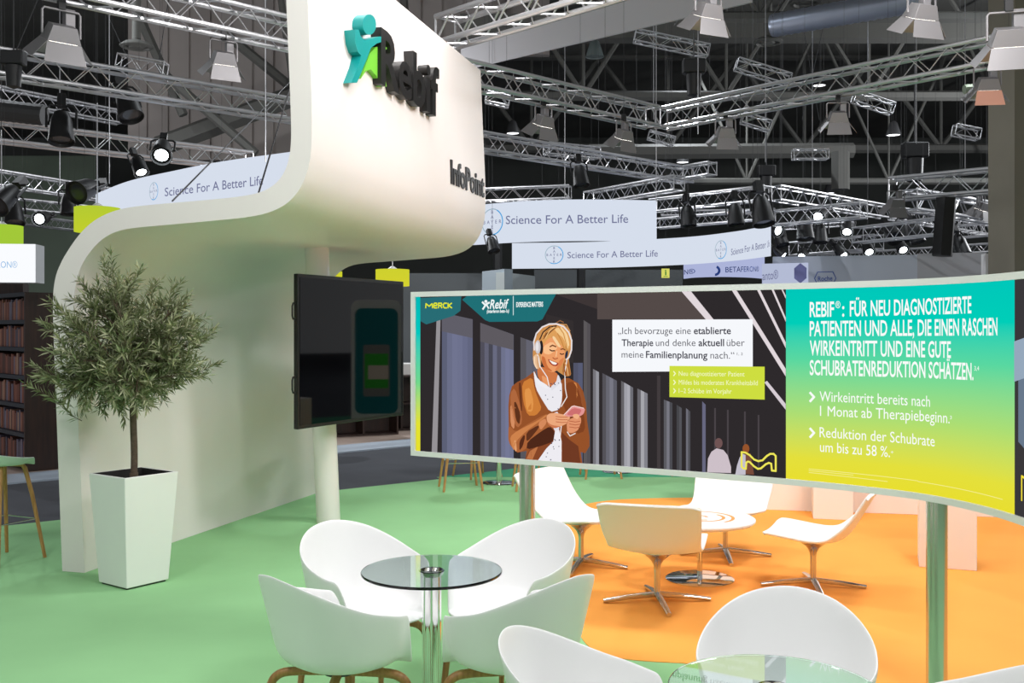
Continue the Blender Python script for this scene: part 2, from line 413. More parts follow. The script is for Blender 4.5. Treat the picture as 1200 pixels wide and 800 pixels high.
# ================================================================= BIG CURVED SCREEN
CP = [(-.648, 6.615), (.067, 6.175), (.497, 5.93), (.95, 5.665), (1.435, 5.365), (1.776, 5.085), (1.96, 4.87), (2.075, 4.6), (2.122, 4.3), (2.11, 3.95), (2.03, 3.6)]
def cr_spline(P, n=24):
    P = [Vector((x, y, 0)) for x, y in P]; P = [2*P[0]-P[1]]+P+[2*P[-1]-P[-2]]; o = []
    for i in range(1, len(P)-2):
        for k in range(n):
            t = k/n; a, b, c, d = P[i-1:i+3]
            o.append(.5*((2*b)+(c-a)*t+(2*a-5*b+4*c-d)*t*t+(3*b-a-3*c+d)*t**3))
    return o+[P[-2]]
SC = cr_spline(CP)
SA = [0]
for i in range(1, len(SC)): SA.append(SA[-1]+(SC[i]-SC[i-1]).length)
SL = SA[-1]
def sc_at(s):
    s = max(0, min(SL-1e-5, s)); lo, hi = 0, len(SA)-1
    while hi-lo > 1:
        m = (lo+hi)//2
        if SA[m] <= s: lo = m
        else: hi = m
    f = (s-SA[lo])/(SA[hi]-SA[lo]); p = SC[lo].lerp(SC[hi], f); t = (SC[hi]-SC[lo]).normalized()
    return p, t, Vector((t.y, -t.x, 0))           # normal towards the viewer
RX = [600+1200*p.x/p.y for p in SC]
def s_of(px):
    for i in range(1, len(SC)):
        if RX[i] >= px or i == len(SC)-1 or RX[i] < RX[i-1]:
            f = (px-RX[i-1])/(RX[i]-RX[i-1]); return SA[i-1]+f*(SA[i]-SA[i-1])
ZB, ZT = .958, 2.012
def uv(px, py):
    s = s_of(px); p, t, n = sc_at(s); return (s, H-(py-HZ)/1200*p.y)
def sp(s, z, lift=0):
    p, t, n = sc_at(s); return Vector((p.x, p.y, 0))+n*lift+Vector((0, 0, z))
scr = thing('display_wall', 'long curved backlit advertising wall on steel posts with a printed portrait', 'display', (0.05, 6.2, .006))
def strip_box(mb, s0, s1, z0, z1, d0, d1, mi=0, step=.05):
    n = max(2, int((s1-s0)/step)+1); vs = []; fs = []
    for i in range(n+1):
        s = s0+(s1-s0)*i/n
        vs += [sp(s, z0, d1), sp(s, z1, d1), sp(s, z1, d0), sp(s, z0, d0)]
    for i in range(n):
        for k in range(4):
            a = i*4+k; b = i*4+(k+1) % 4; fs.append((a, b, b+4, a+4))
    fs += [(0, 3, 2, 1), (n*4, n*4+1, n*4+2, n*4+3)]
    mb.add(vs, fs, mi)
FR = .032
mb = MB(); strip_box(mb, 0, SL, ZT-FR, ZT, -.10, .012); strip_box(mb, 0, SL, ZB, ZB+FR, -.10, .012)
strip_box(mb, 0, FR, ZB, ZT, -.10, .012); strip_box(mb, SL-FR, SL, ZB, ZT, -.10, .012); strip_box(mb, .01, SL-.01, ZB+.01, ZT-.01, -.10, -.07)
mb.done('frame', M_white, scr, off=scr.location, smooth=30)
s_g0 = s_of(921); s_g1 = s_of(1189)
zb, zt_ = ZB+FR, ZT-FR
class Art:
    def __init__(s, name, parent=None): s.bm = bmesh.new(); s.mats = []; s.name = name; s.par = parent or scr
    def mi(s, m):
        if m not in s.mats: s.mats.append(m)
        return s.mats.index(m)
    def poly(s, pts, m, lay, raw=False):
        q = pts if raw else [uv(*p) for p in pts]
        q = [(a, max(zb, min(zt_, b))) for a, b in q]
        bm = bmesh.new()
        f = bm.faces.new([bm.verts.new((a, b, 0)) for a, b in q])
        bmesh.ops.triangulate(bm, faces=[f])
        s0 = min(a for a, b in q); s1 = max(a for a, b in q); k = math.ceil(s0/.06)
        while k*.06 < s1:
            bmesh.ops.bisect_plane(bm, geom=bm.verts[:]+bm.edges[:]+bm.faces[:], plane_co=(k*.06, 0, 0), plane_no=(1, 0, 0)); k += 1
        i = s.mi(m); mp = {}
        for v in bm.verts: mp[v] = s.bm.verts.new(sp(v.co.x, v.co.y, .001*lay))
        for f in bm.faces:
            try:
                g = s.bm.faces.new([mp[v] for v in f.verts]); g.material_index = i
            except ValueError: pass
        bm.free()
    def line(s, pts, w, m, lay, raw=False, closed=False):
        q = [Vector(p) for p in (pts if raw else [uv(*p) for p in pts])]
        if closed: q.append(q[0])
        for i in range(len(q)-1):
            a, b = q[i], q[i+1]; d = b-a
            if d.length < 1e-6: continue
            d.normalize(); n = Vector((-d.y, d.x))*w/2; e = d*w*.3
            s.poly([tuple(a-n-e), tuple(b-n+e), tuple(b+n+e), tuple(a+n-e)], m, lay, True)
    def text(s, body, x0, y0, x1, y1, cap, m, lay, off=0.0, shear=0.0):
        """baseline from photo place (x0,y0) to (x1,y1); cap height in metres"""
        a = Vector(uv(x0, y0)); b = Vector(uv(x1, y1)); vs, fs, w = text_geo(body, off)
        i = s.mi(m); k = cap/CAP
        W = w+shear*.7
        nv = [s.bm.verts.new(sp(a.x+(b.x-a.x)*(v.x+shear*v.y)/W, a.y+(b.y-a.y)*v.x/w+v.y*k, .001*lay)) for v in vs]
        for f in fs:
            try:
                g = s.bm.faces.new([nv[j] for j in f]); g.material_index = i
            except ValueError: pass
    def done(s, label=None):
        me = bpy.data.meshes.new(s.name); bmesh.ops.recalc_face_normals(s.bm, faces=s.bm.faces); s.bm.to_mesh(me); s.bm.free()
        for m in s.mats: me.materials.append(m)
        me.transform(Matrix.Translation(-Vector(scr.location)))
        o = bpy.data.objects.new(s.name, me); COL.objects.link(o); o.parent = s.par
        if label: o['label'] = label
        return o
def E_(c): return emi('print_%d_%d_%d' % c, c)
# ---- picture panel: facade behind the portrait
A = Art('picture_panel')
s_a = FR+.002
A.poly([(s_a, zb), (s_a+.035, zb), (s_a+.035, zt_), (s_a, zt_)], emi_ramp('edge_gradient', ZB, ZT, [(.0, (232, 222, 40)), (.2, (225, 225, 50)), (.45, (110, 215, 140)), (.75, (0, 200, 190)), (1, (0, 180, 180))]), 0, True)
s_b = s_a+.035
A.poly([(s_b, zb), (s_g0, zb), (s_g0, zt_), (s_b, zt_)], E_((46, 42, 44)), 0, True)
def window(x0, x1, yt0, yt1, yb0, yb1, cols, top=None):
    n = len(cols)
    for i, c in enumerate(cols):
        a = x0+(x1-x0)*i/n; b = x0+(x1-x0)*(i+1)/n
        f = i/n; g = (i+1)/n
        A.poly([(a, yb0+(yb1-yb0)*f), (b, yb0+(yb1-yb0)*g), (b, yt0+(yt1-yt0)*g), (a, yt0+(yt1-yt0)*f)], E_(c), 1)
window(518, 554, 366, 374, 537, 540, [(92, 96, 118), (106, 110, 136), (112, 116, 144), (110, 114, 142), (104, 108, 136), (98, 102, 128)])
A.poly([(518, 366), (554, 374), (554, 396), (518, 388)], E_((96, 94, 104)), 2)
A.poly([(512, 366), (516.5, 366), (512.5, 534), (506, 533)], E_((150, 146, 150)), 1)
window(563, 602, 378, 392, 540, 545, [(80, 78, 90), (98, 98, 116), (72, 72, 84), (104, 106, 128), (84, 84, 100), (110, 114, 140), (116, 120, 150), (112, 116, 144)])
A.poly([(563, 378), (602, 392), (602, 410), (563, 400)], E_((94, 90, 96)), 2)
window(610, 630, 395, 402, 546, 547, [(88, 86, 92), (100, 100, 112), (96, 96, 108)])
window(684, 692, 375, 380, 551, 551, [(92, 88, 90), (84, 80, 84)])
window(672, 683, 425, 425, 550, 551, [(82, 84, 104), (88, 92, 116)])
window(695, 702, 432, 436, 551, 551, [(118, 116, 122), (150, 150, 158)])
window(706, 723, 437, 446, 551, 552, [(84, 82, 88), (104, 104, 114), (120, 120, 132), (96, 96, 106)])
window(728, 742, 446, 454, 552, 553, [(100, 98, 102), (160, 160, 168), (170, 170, 178), (110, 110, 118)])
window(747, 759, 455, 461, 553, 554, [(104, 102, 108), (166, 166, 172), (130, 130, 138)])
window(778, 788, 468, 472, 555, 556, [(92, 92, 98), (120, 120, 130), (76, 76, 82)])
window(793, 799, 474, 478, 556, 556, [(70, 70, 74), (84, 84, 90)])
window(804, 809, 478, 482, 557, 557, [(110, 110, 120), (80, 80, 86)])
window(823, 827, 470, 474, 559, 559, [(104, 104, 128)])
window(770, 774, 440, 440, 552, 552, [(66, 60, 62)])
for x, y in ((837, 478), (852, 480), (872, 482), (888, 486)): window(x, x+2, y, y, y+64, y+64, [(74, 68, 72)])
A.poly([(700, 342), (803, 340), (835, 374), (700, 374), (700, 360)], E_((84, 74, 72)), 1)
A.poly([(650, 343), (700, 342), (700, 362)], E_((62, 54, 54)), 1)
A.poly([(640, 420), (672, 425), (672, 376), (640, 368)], E_((52, 47, 48)), 1)
rays = [((799, 339), (810, 339), (838, 376), (829, 376)), ((858, 338.5), (863.5, 338.5), (921, 432), (921, 441)), ((887.5, 338), (891, 338), (921, 401), (921, 408)), ((904.5, 337.5), (907, 337.5), (921, 372), (921, 377)), ((916, 337), (917.5, 337), (921, 346), (921, 350)),
        ((838, 374), (838, 376), (838.5, 376), (838, 374))]
for r in rays[:5]: A.poly(list(r), E_((226, 216, 220)), 3)
A.poly([(896, 448), (899, 446), (921, 473), (921, 480)], E_((215, 205, 212)), 3)
A.poly([(493, 349), (541, 347), (540, 364), (532, 370), (500, 380), (493, 376)], E_((40, 108, 116)), 4)
A.poly([(542, 351), (548, 346), (652, 344), (636, 374), (630, 376.5), (574, 377), (569, 375)], E_((32, 112, 118)), 4)
A.line([(602, 347), (602, 369)], .005, E_((215, 235, 235)), 5)
# passers-by at the right
A.poly([(829, 553), (830, 537), (834, 529), (840, 525), (848, 527), (853, 533), (857, 547), (857, 554)], E_((205, 192, 200)), 4)
A.poly(disc(842.5, 519, 4.6, 6), E_((112, 84, 84)), 5)
A.poly([(862, 556), (864, 545), (867, 536), (870, 531), (874, 533), (874, 556)], E_((196, 192, 204)), 4)
A.poly(disc(874.5, 525.5, 4, 5.5), E_((150, 84, 44)), 5)
A.poly([(873, 531), (880, 531), (884, 556), (874, 555)], E_((120, 76, 60)), 4)
A.done()
# ---- wordmarks
A = Art('brand_lettering')
YL = E_((226, 232, 40)); WH = E_((240, 248, 248))
def glyphs(strokes, x0, y0, w, h, wd, m, lay):
    for st in strokes: A.line([(x0+a*w, y0-b*h) for a, b in st], wd, m, lay)
gx = 499.5; gw = 5.0
L_ = {'M': [[(0, 0), (.05, .9), (.5, .35), (.95, .9), (1, 0)]], 'E': [[(.9, 0), (.2, 0), (0, .3), (0, .7), (.2, 1), (.8, 1), (.9, .7), (.8, .5), (.05, .5)]], 'R': [[(0, 0), (0, 1), (.8, 1), (.95, .75), (.7, .5), (.1, .5)], [(.5, .5), (.95, 0)]],
      'C': [[(.95, 1), (.3, 1), (0, .7), (0, .3), (.3, 0), (.95, 0)]], 'K': [[(0, 0), (0, 1)], [(.9, 1), (.1, .5), (.95, 0)]]}
x = gx
for ch, w in (('M', 8), ('E', 4.2), ('R', 4.2), ('C', 4.2), ('K', 4.6)):
    glyphs(L_[ch], x, 360.6, w, 5.4, .0085, YL, 6); x += w+1.4
A.text('Rebif', 574.5, 361.5, 597, 361, .055, WH, 6, .02, .25)
A.text('(interferon beta-1a)', 571, 366.5, 597.5, 366, .020, WH, 6, .03, .2)
A.poly(disc(570, 353, 1.8, 1.8), WH, 6); A.line([(566, 354), (569, 357), (574, 354.5)], .012, WH, 6); A.line([(570, 357), (566.5, 362)], .012, WH, 6); A.line([(571, 357), (573, 361)], .01, WH, 6)
A.text('EXPERIENCE MATTERS', 605.5, 359.6, 637, 359, .028, WH, 6, .03)
M_out = [(869.5, 529.5), (874, 530), (879, 533), (884, 538), (889, 540), (894, 539), (899, 534), (903, 531.5), (907, 531.5), (909.5, 534), (909.5, 551.5), (905, 551), (904.2, 543), (901.5, 542), (898, 543.5), (892, 548.5), (888.5, 549), (884, 546), (879, 541), (877, 540.5), (875, 541.5), (874.5, 549), (871.5, 548.5), (869.5, 546.5)]
A.line(M_out, .010, E_((240, 232, 90)), 6, closed=True)
A.done()
# ---- quote boxes
A = Art('quote_box')
A.poly([(718, 374.5), (882.5, 374), (882.5, 434.5), (718, 435.5)], E_((246, 248, 252)), 5)
DK = E_((60, 60, 72))
def mixed(parts, y0, y1, cap):
    for body, x0, x1, bold in parts:
        f0 = (x0-725)/150; f1 = (x1-725)/150
        A.text(body, x0, y0+(y1-y0)*f0, x1, y0+(y1-y0)*f1, cap, DK, 6, .014 if bold else -.004)
mixed([('\u201eIch bevorzuge eine', 725, 810, 0), ('etablierte', 813.5, 857, 1)], 391.3, 391.3, .0385)
mixed([('Therapie', 729, 766, 1), ('und denke', 769, 815.5, 0), ('aktuell', 819, 849, 1), ('\u00fcber', 852, 873, 0)], 405.3, 405.4, .0385)
mixed([('meine', 729, 754.5, 0), ('Familienplanung', 757.5, 829.5, 1), ('nach.\u201c', 833, 861, 0)], 418.8, 420.4, .0385)
A.text('1, 2', 864, 416, 871, 416, .014, DK, 6)
A.poly([(785, 428.5), (896.5, 429.5), (896.5, 468), (785, 465)], E_((206, 222, 64)), 6)
LW = E_((246, 250, 200))
for body, x1, y in (('Neu diagnostizierter Patient', 873, 440), ('Mildes bis moderates Krankheitsbild', 888.5, 450.3), ('1\u20132 Sch\u00fcbe im Vorjahr', 858, 460.2)):
    A.text(body, 796, y, x1, y+.9, .026, LW, 7)
    A.line([(790, y-5), (792, y-2.5), (790, y)], .006, LW, 7)
A.done('white quotation box with a lime green note box')
# ---- green gradient panel
A = Art('gradient_panel')
A.poly([(s_g0, zb), (s_g1, zb), (s_g1, zt_), (s_g0, zt_)], emi_ramp('panel_gradient', ZB, ZT, [(.0, (234, 222, 44)), (.14, (228, 224, 60)), (.36, (172, 222, 116)), (.62, (90, 216, 160)), (.8, (0, 206, 184)), (1, (0, 198, 186))]), 0, True)
TW = emi('print_white', (250, 252, 250))
hl = [('REBIF', 949, 371, 977.5, 370.6), (':', 987, 370.5, 989.5, 370.4), ('F\u00dcR NEU DIAGNOSTIZIERTE', 996, 370.3, 1138.5, 366.5), ('PATIENTEN UND ALLE, DIE EINEN RASCHEN', 949, 393.5, 1169, 392.5), ('WIRKEINTRITT UND EINE GUTE', 949, 416, 1114.5, 419), ('SCHUBRATENREDUKTION SCH\u00c4TZEN.', 949, 439, 1141, 445)]
for b, x0, y0, x1, y1 in hl: A.text(b, x0, y0, x1, y1, .075, TW, 1, .016)
A.text('\u00ae', 979, 361, 985, 360.8, .034, TW, 1)
A.text('3,4', 1142, 434, 1147.5, 434, .02, TW, 1)
for b, x0, y0, x1, y1 in (('Wirkeintritt bereits nach', 960.5, 470, 1090, 476.5), ('1 Monat ab Therapiebeginn.', 961, 487, 1113, 496), ('Reduktion der Schubrate', 960.5, 512, 1095.5, 523), ('um bis zu 58 %.', 961, 529, 1043, 535.5)):
    A.text(b, x0, y0, x1, y1, .052, TW, 1)
A.text('3', 1113.5, 491, 1115.5, 491, .016, TW, 1); A.text('*', 1044, 533, 1047, 533, .02, TW, 1)
for y in (465, 507): A.line([(949.5, y-5), (954, y), (949.5, y+5)], .012, TW, 1)
A.line([(948, 549.2), (1076, 563.3)], .003, E_((246, 240, 150)), 1); A.line([(948, 551.2), (1000, 556.5)], .003, E_((246, 240, 150)), 1); A.line([(948, 553.4), (1040, 564)], .003, E_((246, 240, 150)), 1)
A.line([(1076, 564), (1175, 585)], .003, E_((246, 240, 150)), 1)
A.done()
A = Art('picture_panel')
A.poly([(s_g1, zb), (SL-FR, zb), (SL-FR, zt_), (s_g1, zt_)], E_((58, 56, 58)), 0, True)
A.poly([(s_g1+.03, 1.62), (s_g1+.3, 1.7), (s_g1+.34, 1.15), (s_g1+.03, 1.3)], E_((104, 120, 140)), 1, True)
A.poly([(s_g1+.0, 1.72), (s_g1+.2, 1.76), (s_g1+.3, 1.62), (s_g1, 1.55)], E_((150, 168, 188)), 2, True)
A.line([(s_g1+.06, 1.06), (s_g1+.06, 1.16), (s_g1+.12, 1.15)], .010, E_((240, 220, 60)), 3, True)
A.done('dark picture panel at the right end')
# ---- portrait
A = Art('portrait_print')
def zp(pts): return [(590+x/7.27, 370+y/7.27) for x, y in pts]
def zq(pts): return [(590+x/7.27, 440+y/7.27) for x, y in pts]
def chaikin(pts):
    o = []
    for i in range(len(pts)):
        a, b = pts[i], pts[(i+1) % len(pts)]
        o += [(a[0]*.8+b[0]*.2, a[1]*.8+b[1]*.2), (a[0]*.2+b[0]*.8, a[1]*.2+b[1]*.8)]
    return o
def P_(pts, c, lay): A.poly(zp(chaikin(pts)), E_(c), lay)
def Q_(pts, c, lay): A.poly(zq(chaikin(pts) if max(p[1] for p in pts) < 690 else pts), E_(c), lay)
def edisc(cx, cy, rx, ry, rot=0, n=20):
    o = []
    for k in range(n):
        a = rx*math.cos(2*PI*k/n); b = ry*math.sin(2*PI*k/n); o.append((cx+a*math.cos(rot)-b*math.sin(rot), cy+a*math.sin(rot)+b*math.cos(rot)))
    return o
# jacket and body
Q_([(45, 260), (52, 170), (75, 90), (120, 55), (190, 20), (250, -25), (275, -40), (300, 120), (470, 60), (520, 20), (560, 20), (640, 65), (680, 130), (705, 230), (715, 380), (735, 520), (735, 600), (700, 660), (660, 650), (675, 745), (480, 735), (190, 712), (200, 640), (120, 655), (60, 590), (45, 540), (48, 420)], (150, 82, 42), 4)
Q_([(45, 540), (48, 420), (110, 480), (180, 430), (370, 320), (385, 350), (400, 450), (300, 540), (170, 640), (120, 655), (60, 590)], (172, 100, 56), 6)
for pts, c in (([(60, 150), (100, 100), (150, 260), (165, 400), (120, 450), (70, 330)], (176, 104, 62)), ([(160, 60), (250, 10), (270, 120), (300, 200), (330, 280), (280, 340), (210, 340), (170, 220)], (206, 126, 56)), ([(180, 120), (230, 100), (260, 220), (250, 310), (200, 300)], (226, 150, 76)),
               ([(90, 230), (110, 220), (150, 330), (140, 420), (110, 380)], (94, 50, 28)), ([(130, 60), (155, 60), (165, 300), (150, 300)], (104, 54, 30)), ([(60, 260), (75, 250), (100, 380), (95, 460), (65, 420)], (214, 142, 98)),
               ([(540, 60), (600, 50), (660, 160), (690, 330), (700, 470), (620, 500), (520, 270), (500, 200)], (128, 66, 34)), ([(600, 50), (630, 70), (635, 200), (615, 180)], (210, 134, 76)), ([(640, 90), (670, 140), (690, 300), (660, 250)], (150, 84, 48)),
               ([(430, 560), (300, 715), (190, 700), (230, 620), (340, 520), (400, 460)], (134, 70, 40)), ([(230, 640), (300, 600), (250, 715), (200, 705)], (190, 116, 70)), ([(500, 480), (560, 540), (640, 600), (660, 740), (505, 735)], (112, 58, 36)), ([(560, 560), (600, 600), (620, 740), (560, 738)], (150, 86, 56))):
    Q_(pts, c, 5)
for pts, c in (([(60, 520), (120, 470), (300, 380), (370, 330), (375, 345), (200, 470), (110, 560), (95, 640), (75, 600)], (206, 130, 76)), ([(140, 560), (180, 500), (190, 520), (170, 600), (140, 640)], (88, 44, 26)), ([(200, 480), (300, 420), (310, 440), (230, 540), (200, 560)], (96, 50, 30)), ([(300, 400), (360, 360), (375, 400), (320, 470)], (214, 138, 92)), ([(85, 570), (110, 540), (120, 640), (105, 645)], (226, 160, 110)), ([(210, 560), (330, 470), (400, 430), (445, 480), (430, 560), (320, 600), (200, 630)], (78, 40, 26))):
    Q_(pts, c, 7)
# blouse
Q_([(262, -10), (300, 40), (400, 110), (440, 70), (500, 40), (505, 200), (480, 290), (400, 310), (330, 200), (280, 110)], (236, 234, 240), 6)
Q_([(445, 470), (480, 460), (500, 560), (500, 735), (300, 722), (370, 620), (430, 560)], (238, 236, 242), 8)
Q_([(400, 330), (480, 300), (480, 480), (440, 480)], (226, 222, 230), 7)
for k in range(70):
    x = random.uniform(280, 500); y = random.uniform(20, 720)
    if 320 < y < 480: continue
    if y < 320 and (x < 280+(y)*.5 or x > 498): continue
    if y > 480 and (x > 496 or x < 470-(y-480)*.66 or (y < 560 and x < 440)): continue
    Q_(edisc(x, y, 5, 5, n=6), (70, 70, 96), 9)
# neck, hair, face
P_([(290, 450), (340, 430), (450, 480), (470, 500), (460, 560), (405, 605), (340, 570), (300, 530)], (206, 120, 70), 7)
P_([(330, 500), (390, 540), (400, 600), (340, 570)], (232, 156, 104), 8)
P_([(262, 460), (300, 540), (395, 600), (380, 625), (290, 580), (268, 520)], (240, 238, 242), 9)
P_([(470, 490), (500, 560), (470, 590), (415, 640), (405, 605), (455, 565)], (226, 224, 232), 9)
P_([(325, 110), (390, 75), (470, 60), (540, 85), (580, 150), (592, 230), (588, 310), (560, 360), (572, 440), (582, 505), (545, 518), (500, 495), (465, 470), (400, 400), (330, 350), (325, 430), (300, 460), (265, 420), (254, 340), (262, 230), (290, 160)], (206, 146, 84), 8)
P_([(255, 350), (290, 320), (318, 350), (322, 430), (300, 458), (268, 425)], (232, 190, 150), 9)
P_([(520, 380), (555, 370), (570, 440), (580, 505), (545, 515), (505, 490)], (176, 108, 56), 9)
P_([(350, 200), (420, 180), (480, 210), (525, 270), (530, 340), (512, 405), (475, 458), (425, 482), (375, 462), (340, 415), (322, 345), (330, 260)], (236, 158, 104), 9)
P_([(345, 260), (420, 215), (470, 270), (440, 300), (400, 330), (350, 320)], (250, 192, 140), 10)
P_([(330, 340), (360, 350), (380, 430), (430, 475), (375, 462), (340, 415)], (204, 112, 62), 10)
P_([(480, 380), (525, 350), (510, 405), (475, 458), (440, 470), (470, 420)], (220, 132, 80), 10)
P_([(340, 150), (400, 95), (470, 75), (540, 100), (580, 170), (585, 250), (555, 300), (540, 240), (520, 290), (500, 240), (470, 260), (440, 190), (420, 175), (380, 200), (350, 250), (335, 210)], (222, 160, 92), 11)
P_([(440, 110), (500, 95), (550, 150), (570, 240), (552, 290), (520, 190), (470, 150)], (244, 202, 142), 12)
P_([(430, 110), (470, 88), (400, 150), (345, 205), (350, 160)], (124, 74, 40), 12)
P_([(420, 180), (440, 170), (480, 230), (500, 270), (470, 262)], (246, 210, 160), 12)
A.line(zp([(405, 262), (425, 250), (455, 262)]), .008, E_((120, 70, 40)), 12); A.line(zp([(495, 285), (515, 280), (532, 290)]), .007, E_((120, 70, 40)), 12)
A.line(zp([(402, 288), (420, 298), (445, 296)]), .007, E_((70, 36, 24)), 12); A.line(zp([(490, 320), (505, 328), (522, 322)]), .006, E_((70, 36, 24)), 12)
A.line(zp([(462, 300), (455, 345)]), .005, E_((252, 206, 160)), 11); A.line(zp([(428, 355), (445, 368), (470, 360)]), .006, E_((176, 90, 54)), 12)
P_([(385, 365), (410, 378), (470, 398), (478, 405), (462, 428), (430, 425), (400, 402)], (166, 60, 44), 12)
P_([(395, 374), (420, 385), (468, 402), (452, 417), (425, 410)], (250, 244, 236), 13)
A.poly(zp(edisc(330, 268, 17, 60)), E_((36, 32, 34)), 13); A.poly(zp(edisc(302, 265, 24, 58)), E_((206, 200, 204)), 14); A.poly(zp(edisc(297, 262, 13, 40)), E_((232, 228, 230)), 15)
A.poly(zp(edisc(545, 330, 11, 36, .2)), E_((40, 48, 70)), 13)
A.line(zp([(272, 290), (268, 220), (290, 150), (340, 95), (400, 70), (460, 68), (520, 90), (565, 140), (590, 210), (588, 290), (568, 350), (545, 372)]), .009, E_((232, 226, 228)), 14)
A.line(zp([(318, 200), (345, 140), (400, 95), (460, 85)]), .008, E_((60, 44, 38)), 12)
A.line(zp([(300, 330), (320, 430), (380, 520), (400, 610)]), .006, E_((240, 236, 236)), 12); A.line(zp([(548, 380), (530, 480), (535, 620), (548, 690), (500, 770)]), .006, E_((240, 234, 232)), 12)
for st_, c in (([(470, 80), (520, 150), (545, 250), (550, 290)], (200, 138, 70)), ([(500, 95), (545, 160), (566, 250)], (250, 218, 168)), ([(440, 95), (400, 130), (365, 190)], (240, 196, 134)), ([(415, 95), (370, 140), (345, 200)], (178, 116, 60)), ([(470, 150), (505, 220), (525, 280)], (196, 132, 66)),
               ([(535, 400), (552, 450), (560, 505)], (236, 190, 130)), ([(520, 410), (530, 460), (535, 505)], (140, 82, 42)), ([(275, 350), (272, 400), (290, 445)], (250, 222, 190)), ([(300, 345), (300, 400), (310, 450)], (196, 140, 92)), ([(455, 62), (490, 40), (520, 55)], (150, 100, 60)), ([(500, 70), (545, 75), (575, 130)], (206, 150, 90))):
    A.line(zp(st_), .0055, E_(c), 13)
# hands and phone
Q_([(375, 340), (400, 320), (450, 315), (520, 330), (570, 345), (575, 365), (555, 380), (550, 405), (500, 430), (440, 450), (395, 420), (378, 380)], (236, 168, 124), 12)
for y in (350, 372, 395): A.line(zq([(455, y-4), (500, y+2), (555, y+2)]), .004, E_((190, 100, 66)), 13)
Q_([(380, 390), (420, 420), (500, 430), (440, 450), (395, 420)], (206, 122, 82), 13)
Q_([(545, 400), (570, 370), (620, 350), (665, 350), (670, 390), (655, 430), (640, 465), (590, 490), (550, 480)], (226, 150, 110), 11)
for y in (385, 410, 435): A.line(zq([(570, y), (620, y+8), (660, y+2)]), .004, E_((178, 92, 60)), 13)
Q_([(525, 335), (590, 262), (610, 256), (690, 275), (705, 285), (690, 325), (660, 345), (600, 345), (560, 350)], (226, 150, 148), 13)
Q_([(545, 330), (600, 272), (680, 288), (650, 335), (590, 340)], (206, 112, 112), 14)
A.line(zq([(525, 333), (592, 262), (612, 257), (692, 276)]), .005, E_((250, 220, 216)), 15)
Q_([(600, 330), (635, 322), (660, 340), (640, 372), (600, 350)], (240, 176, 134), 15)
A.line(zq([(500, 430), (490, 520), (500, 640)]), .006, E_((240, 236, 238)), 12)
A.line(zq([(552, 478), (575, 512), (620, 490)]), .006, E_((236, 226, 222)), 13)
A.done('printed picture of a person in a brown jacket with headphones looking at a phone')
# posts
for px, r in ((613.5, .048), (1089.5, .048)):
    s = s_of(px); p, t, n = sc_at(s); q = p-n*.045 if px < 700 else p-n*.05
    q = Vector((q.x, q.y, 0))
    mb = MB(); mb.lathe([(r, .005), (r, ZB+.0)], 32); mb.lathe([(.16, 0), (.16, .008), (.15, .012), (r, .012)], 40)
    o = mb.done('post', M_satin, scr); o.location = q+Vector((0, 0, .0065 if px < 700 else .0105))-Vector(scr.location)
# ================================================================= CAFE CHAIRS
def spow(x, p): return math.copysign(abs(x)**p, x)
def shell(name, W_, Db, Df, hb, ha, parent, m, z0, thick=.011):
    """bucket shell; front is +Y.  hb back height, ha arm height above the seat"""
    mb = MB(); NA = 72; prof = [(0, 0), (.25, .0), (.5, .0), (.66, .012), (.76, .045), (.83, .11), (.87, .22), (.905, .4), (.94, .6), (.97, .8), (1.0, 1.0)]
    vs = []; fs = []
    for i in range(NA):
        w = 2*PI*i/NA; c = math.cos(w); s = math.sin(w)       # w=90 deg : front
        e = .86
        ax = spow(c, e)*W_; ay = spow(s, e)*(Df if s > 0 else Db)
        f = math.degrees(abs((w-PI/2+PI) % (2*PI)-PI))        # angle from the front
        if f < 40: h = -.012
        elif f < 60: u = (f-40)/20; h = -.012+(ha+.012)*(u*u*(3-2*u))
        else:
            u = (f-60)/120; u2 = .5-.5*math.cos(PI*u); h = ha+(hb-ha)*(.25*u+.75*u2)
        for k, (r, g) in enumerate(prof):
            rr = r if h > 0.05 else r
            zz = h*g
            if h < .05: zz = h*(r**4)
            lean = .05*max(0, (zz/hb))**1.5*max(0, -s)        # back leans out
            vs.append((ax*rr, ay*rr-lean-.02*0, z0+zz-.012*(1-min(1, r/.7))*1.0))
    n = len(prof)
    for i in range(NA):
        j = (i+1) % NA
        for k in range(n-1): fs.append((i*n+k, i*n+k+1, j*n+k+1, j*n+k))
    mb.add(vs, fs)
    o = mb.done(name, m, parent, smooth=180)
    sd = o.modifiers.new('thickness', 'SOLIDIFY'); sd.thickness = thick; sd.offset = -1
    sb = o.modifiers.new('smooth', 'SUBSURF'); sb.levels = 1; sb.render_levels = 2
    return o
CH_G = 'white bucket chairs around the glass tables'
def cafe_chair(label):
    t = thing('bucket_chair', label, 'chair', (0, 0, .006), 0, CH_G)
    shell('seat_shell', .295, .265, .26, .385, .205, t, M_shell, .455)
    for sx in (-1, 1):
        for sy in (-1, 1):
            mb = MB()
            pth = [(sx*.235, sy*.215, 0), (sx*.215, sy*.197, .25), (sx*.205, sy*.188, .355), (sx*.185, sy*.17, .392), (sx*.15, sy*.138, .408), (sx*.02, sy*.018, .412)]
            pth = smooth_path([Vector(p) for p in pth])
            mb.tube(pth, [.0135+.005*min(1, i/8) for i in range(len(pth))], 10, flat=.9); mb.ground().done('leg', M_ply, t)
    mb = MB(); mb.lathe([(.0, .405), (.06, .405), (.06, .428), (.035, .436), (0, .436)], 20); mb.done('seat_mount', M_dark, t)
    return t
T1 = Vector((-.344, 4.39, 0)); T2 = Vector((.755, 2.95, 0))
ch = None
def face(p, q): d = Vector(q)-Vector(p); return math.atan2(d.y, d.x)-PI/2
